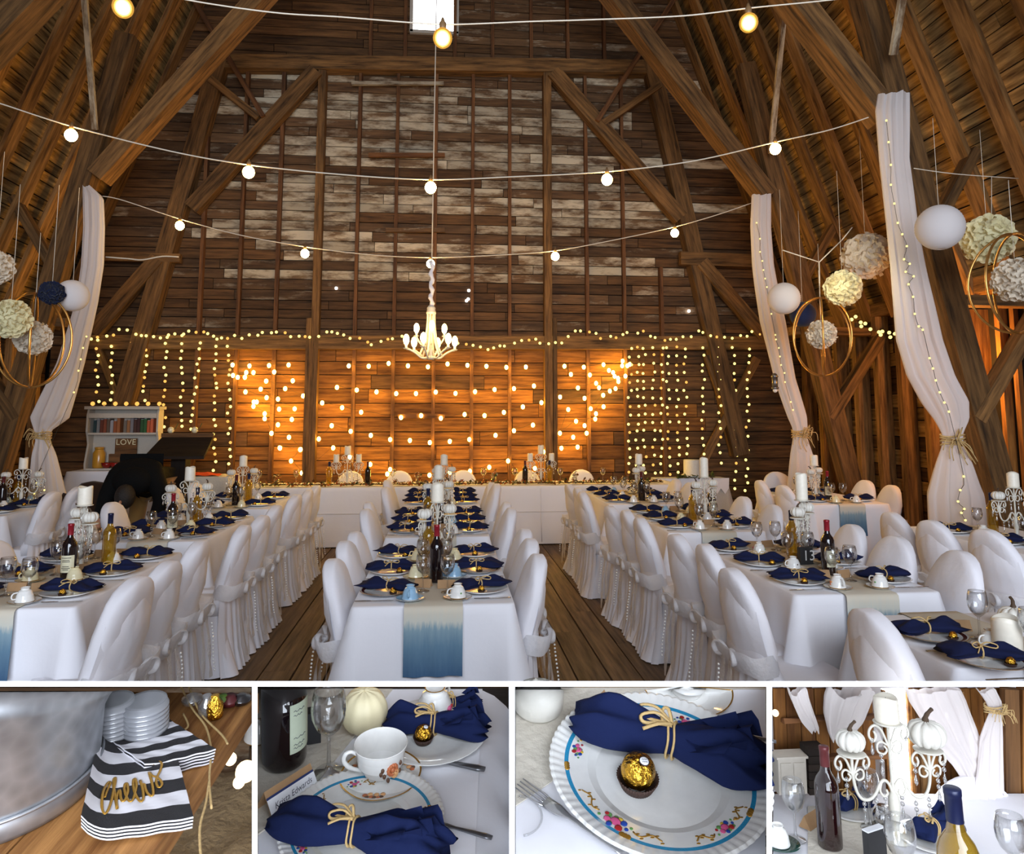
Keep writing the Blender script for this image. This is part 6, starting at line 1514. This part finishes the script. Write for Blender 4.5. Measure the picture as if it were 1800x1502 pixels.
b4.copy(CNDL, 'ivory candle with wavy top on the backlit candelabra', 1577, 1478, 0, .004+.366*.80, (.80, .80, .62))
R0_ = .138*.80; q = b4.at(1577, 1478)
for sx, s_, nm in ((-1, .86, 'smaller'), (1, 1.12, 'larger')):
    o = dup(PUMP, label='%s white mini pumpkin on the backlit candelabra' % nm); o.matrix_world = b4.B @ Matrix.Translation((q.x+sx*R0_, q.y, .004+.275*.80)) @ Matrix.Diagonal((s_, s_, s_, 1))
B_ROSE = bottle_proto(M['rose'], M['capsule_maroon'], False); B_ROSE['label'] = 'dark rose wine bottle with maroon capsule left of the backlit candelabra'; B_ROSE.matrix_world = b4.mat(1460, 1490, 0, .002, .82)
b4.copy(B_WHITE, 'large golden wine bottle with navy capsule at right of the backlit candelabra', 1702, 1690, 0, .002, 1.08)
for px, py, s_, nm in ((1399, 1478, .80, 'left of the dark rose bottle'), (1531, 1458, .80, 'behind the dark chalk block'), (1591, 1578, .92, 'in front of the backlit candelabra'), (1788, 1570, .9, 'cut by the right edge beside golden bottle')):
    b4.copy(GLASS, 'clear wine glass ' + nm, px, py, 0, .002, s_)['category'] = 'wine glass'
nb = b4.new('table_number', 'dark wooden block with pale top edge before the candelabra stem', 'table number', 1541, 1530, .35, .003)
MB().box((0, 0, .045), (.062, .018, .09)).build('slate_block', M['slate'], nb, smooth=False); MB().box((0, 0, .0915), (.062, .018, .003)).build('pale_top', M['white_card'], nb, smooth=False)
p4 = b4.copy(P_PLATE, 'shadowed plate right of the backlit candelabra', 1642, 1482, 0, .002, .72); p4['category'] = 'plate'
nk = big_napkin('crumpled navy napkin right of the backlit candelabra', 'navy napkins in the close-ups', .07, .08, 11, .035); nk.matrix_world = b4.mat(1642, 1473, .35, .014)
p4 = b4.copy(P_PLATE, 'shadowed plate behind the dark rose bottle', 1497, 1432, 0, .002, .55); p4['category'] = 'plate'
nk = big_napkin('navy napkin behind the dark rose bottle', 'navy napkins in the close-ups', .055, .05, 12, .02); nk.matrix_world = b4.mat(1500, 1426, .1, .011)
pt = b4.new('sugar_pot', 'round silver pot between candelabra and dark rose bottle', 'pot', 1555, 1459, 0, .003)
MB().ball((0, 0, .028), .028, 24, 14, sc=(1, 1, .95)).build('silver_body', M['steel'], pt); MB().lathe([(.012, .05), (.016, .056), (.015, .058), (0, .056)], 16).build('silver_rim', M['steel'], pt)
gp = b4.new('side_plate', 'dark green glazed plate at lower left of candelabra close-up', 'plate', 1372, 1489, 0, .002)
MB().lathe([(0, .003), (.03, .003), (.05, .009), (.05, .008), (.03, 0), (0, 0)], 30).build('dish', plain('green_glaze', srgb(20, 62, 54), .15, coat=.6), gp)
b4.copy(CUPS[4], 'grey white upturned cup on the dark green plate', 1369, 1488, 2.4, .006, .72)
cr = b4.new('card_tent', 'folded kraft card behind the left wine glass', 'place card', 1426, 1452, .6, .003, .8)
MB().add([(-.045, -.022, 0), (.045, -.022, 0), (.045, 0, .04), (-.045, 0, .04), (.045, .022, 0), (-.045, .022, 0)], [(0, 1, 2, 3), (3, 2, 4, 5), (0, 3, 5), (1, 4, 2)]).build('folded_card', M['kraft'], cr, smooth=False)
curtain('drape', [(1213, 1384, 1420), (1230, 1388, 1424), (1260, 1404, 1432), (1285, 1426, 1440)], 2.16, 'left white swag behind the dark rose bottle', 1330, seed=5, pleats=5, tie=False)
curtain('drape', [(1213, 1458, 1538), (1230, 1452, 1530), (1260, 1450, 1518), (1285, 1456, 1498), (1300, 1464, 1480)], 2.16, 'middle white swag falling left of the bright window', 1350, seed=6, pleats=7, tie=False)
curtain('drape', [(1213, 1592, 1690), (1235, 1600, 1700), (1270, 1622, 1712), (1300, 1640, 1722), (1340, 1676, 1736), (1380, 1700, 1744), (1412, 1708, 1748)], 2.15, 'right white drape falling from the bright window to the dark post', 1232, seed=7, pleats=9, depth=.22, tie=False)
curtain('drape', [(1213, 1716, 1752), (1236, 1734, 1762), (1252, 1740, 1762), (1300, 1722, 1764), (1400, 1712, 1766)], 2.13, 'short white drape gathered with raffia knot beside the dark post', 1246, seed=8, pleats=5, depth=.3)
timber('corner_post', onY(1775, 1600, 2.17), onY(1775, 1211, 2.17), .045, .03, M['board_bare'], w4, up=(0, 1, 0)); timber('corner_post', onY(1800, 1600, 2.19), onY(1800, 1211, 2.19), .03, .03, M['board_low'], w4, up=(0, 1, 0))
cbx = thing('side_cabinet', 'small cream cabinet at left behind the swags', 'cabinet', onY(1388, 1372, 2.13)); MB().box((0, 0, .02), (.085, .04, .10)).build('body', M['shelf_white'], cbx, smooth=False)
for sx in (-1, 1): MB().box((sx*.02, -.021, .02), (.032, .004, .075)).build('door', M['shelf_white'], cbx, smooth=False)
MB().box((0, 0, .072), (.095, .05, .006)).build('cabinet_top', M['shelf_white'], cbx, smooth=False)
cr = thing('slatted_crate', 'small dark slatted crate under the left swag', 'crate', onY(1430, 1350, 2.13))
for i in range(6): MB().box((0, 0, -.055+.022*i), (.055, .05, .018)).build('slat', M['dark_wood'], cr, smooth=False)
MB().box((0, 0, 0), (.048, .044, .125)).build('crate_core', M['dark'], cr, smooth=False)
o = MB().ball((0, 0, 0), .010, 12, 8).build('glow_bulb', M['bokeh'], None, label='warm glowing bulb at the far left of the candelabra close-up', cat='bulb'); o.location = onY(1363, 1254, 2.18)
o = dup(CH, label='white covered chair behind the golden wine bottle', scale=(.72, .3, .62)); o.location = onY(1745, 1412, 2.05) - V((0, 0, .57)); o.rotation_euler = (0, 0, pi)
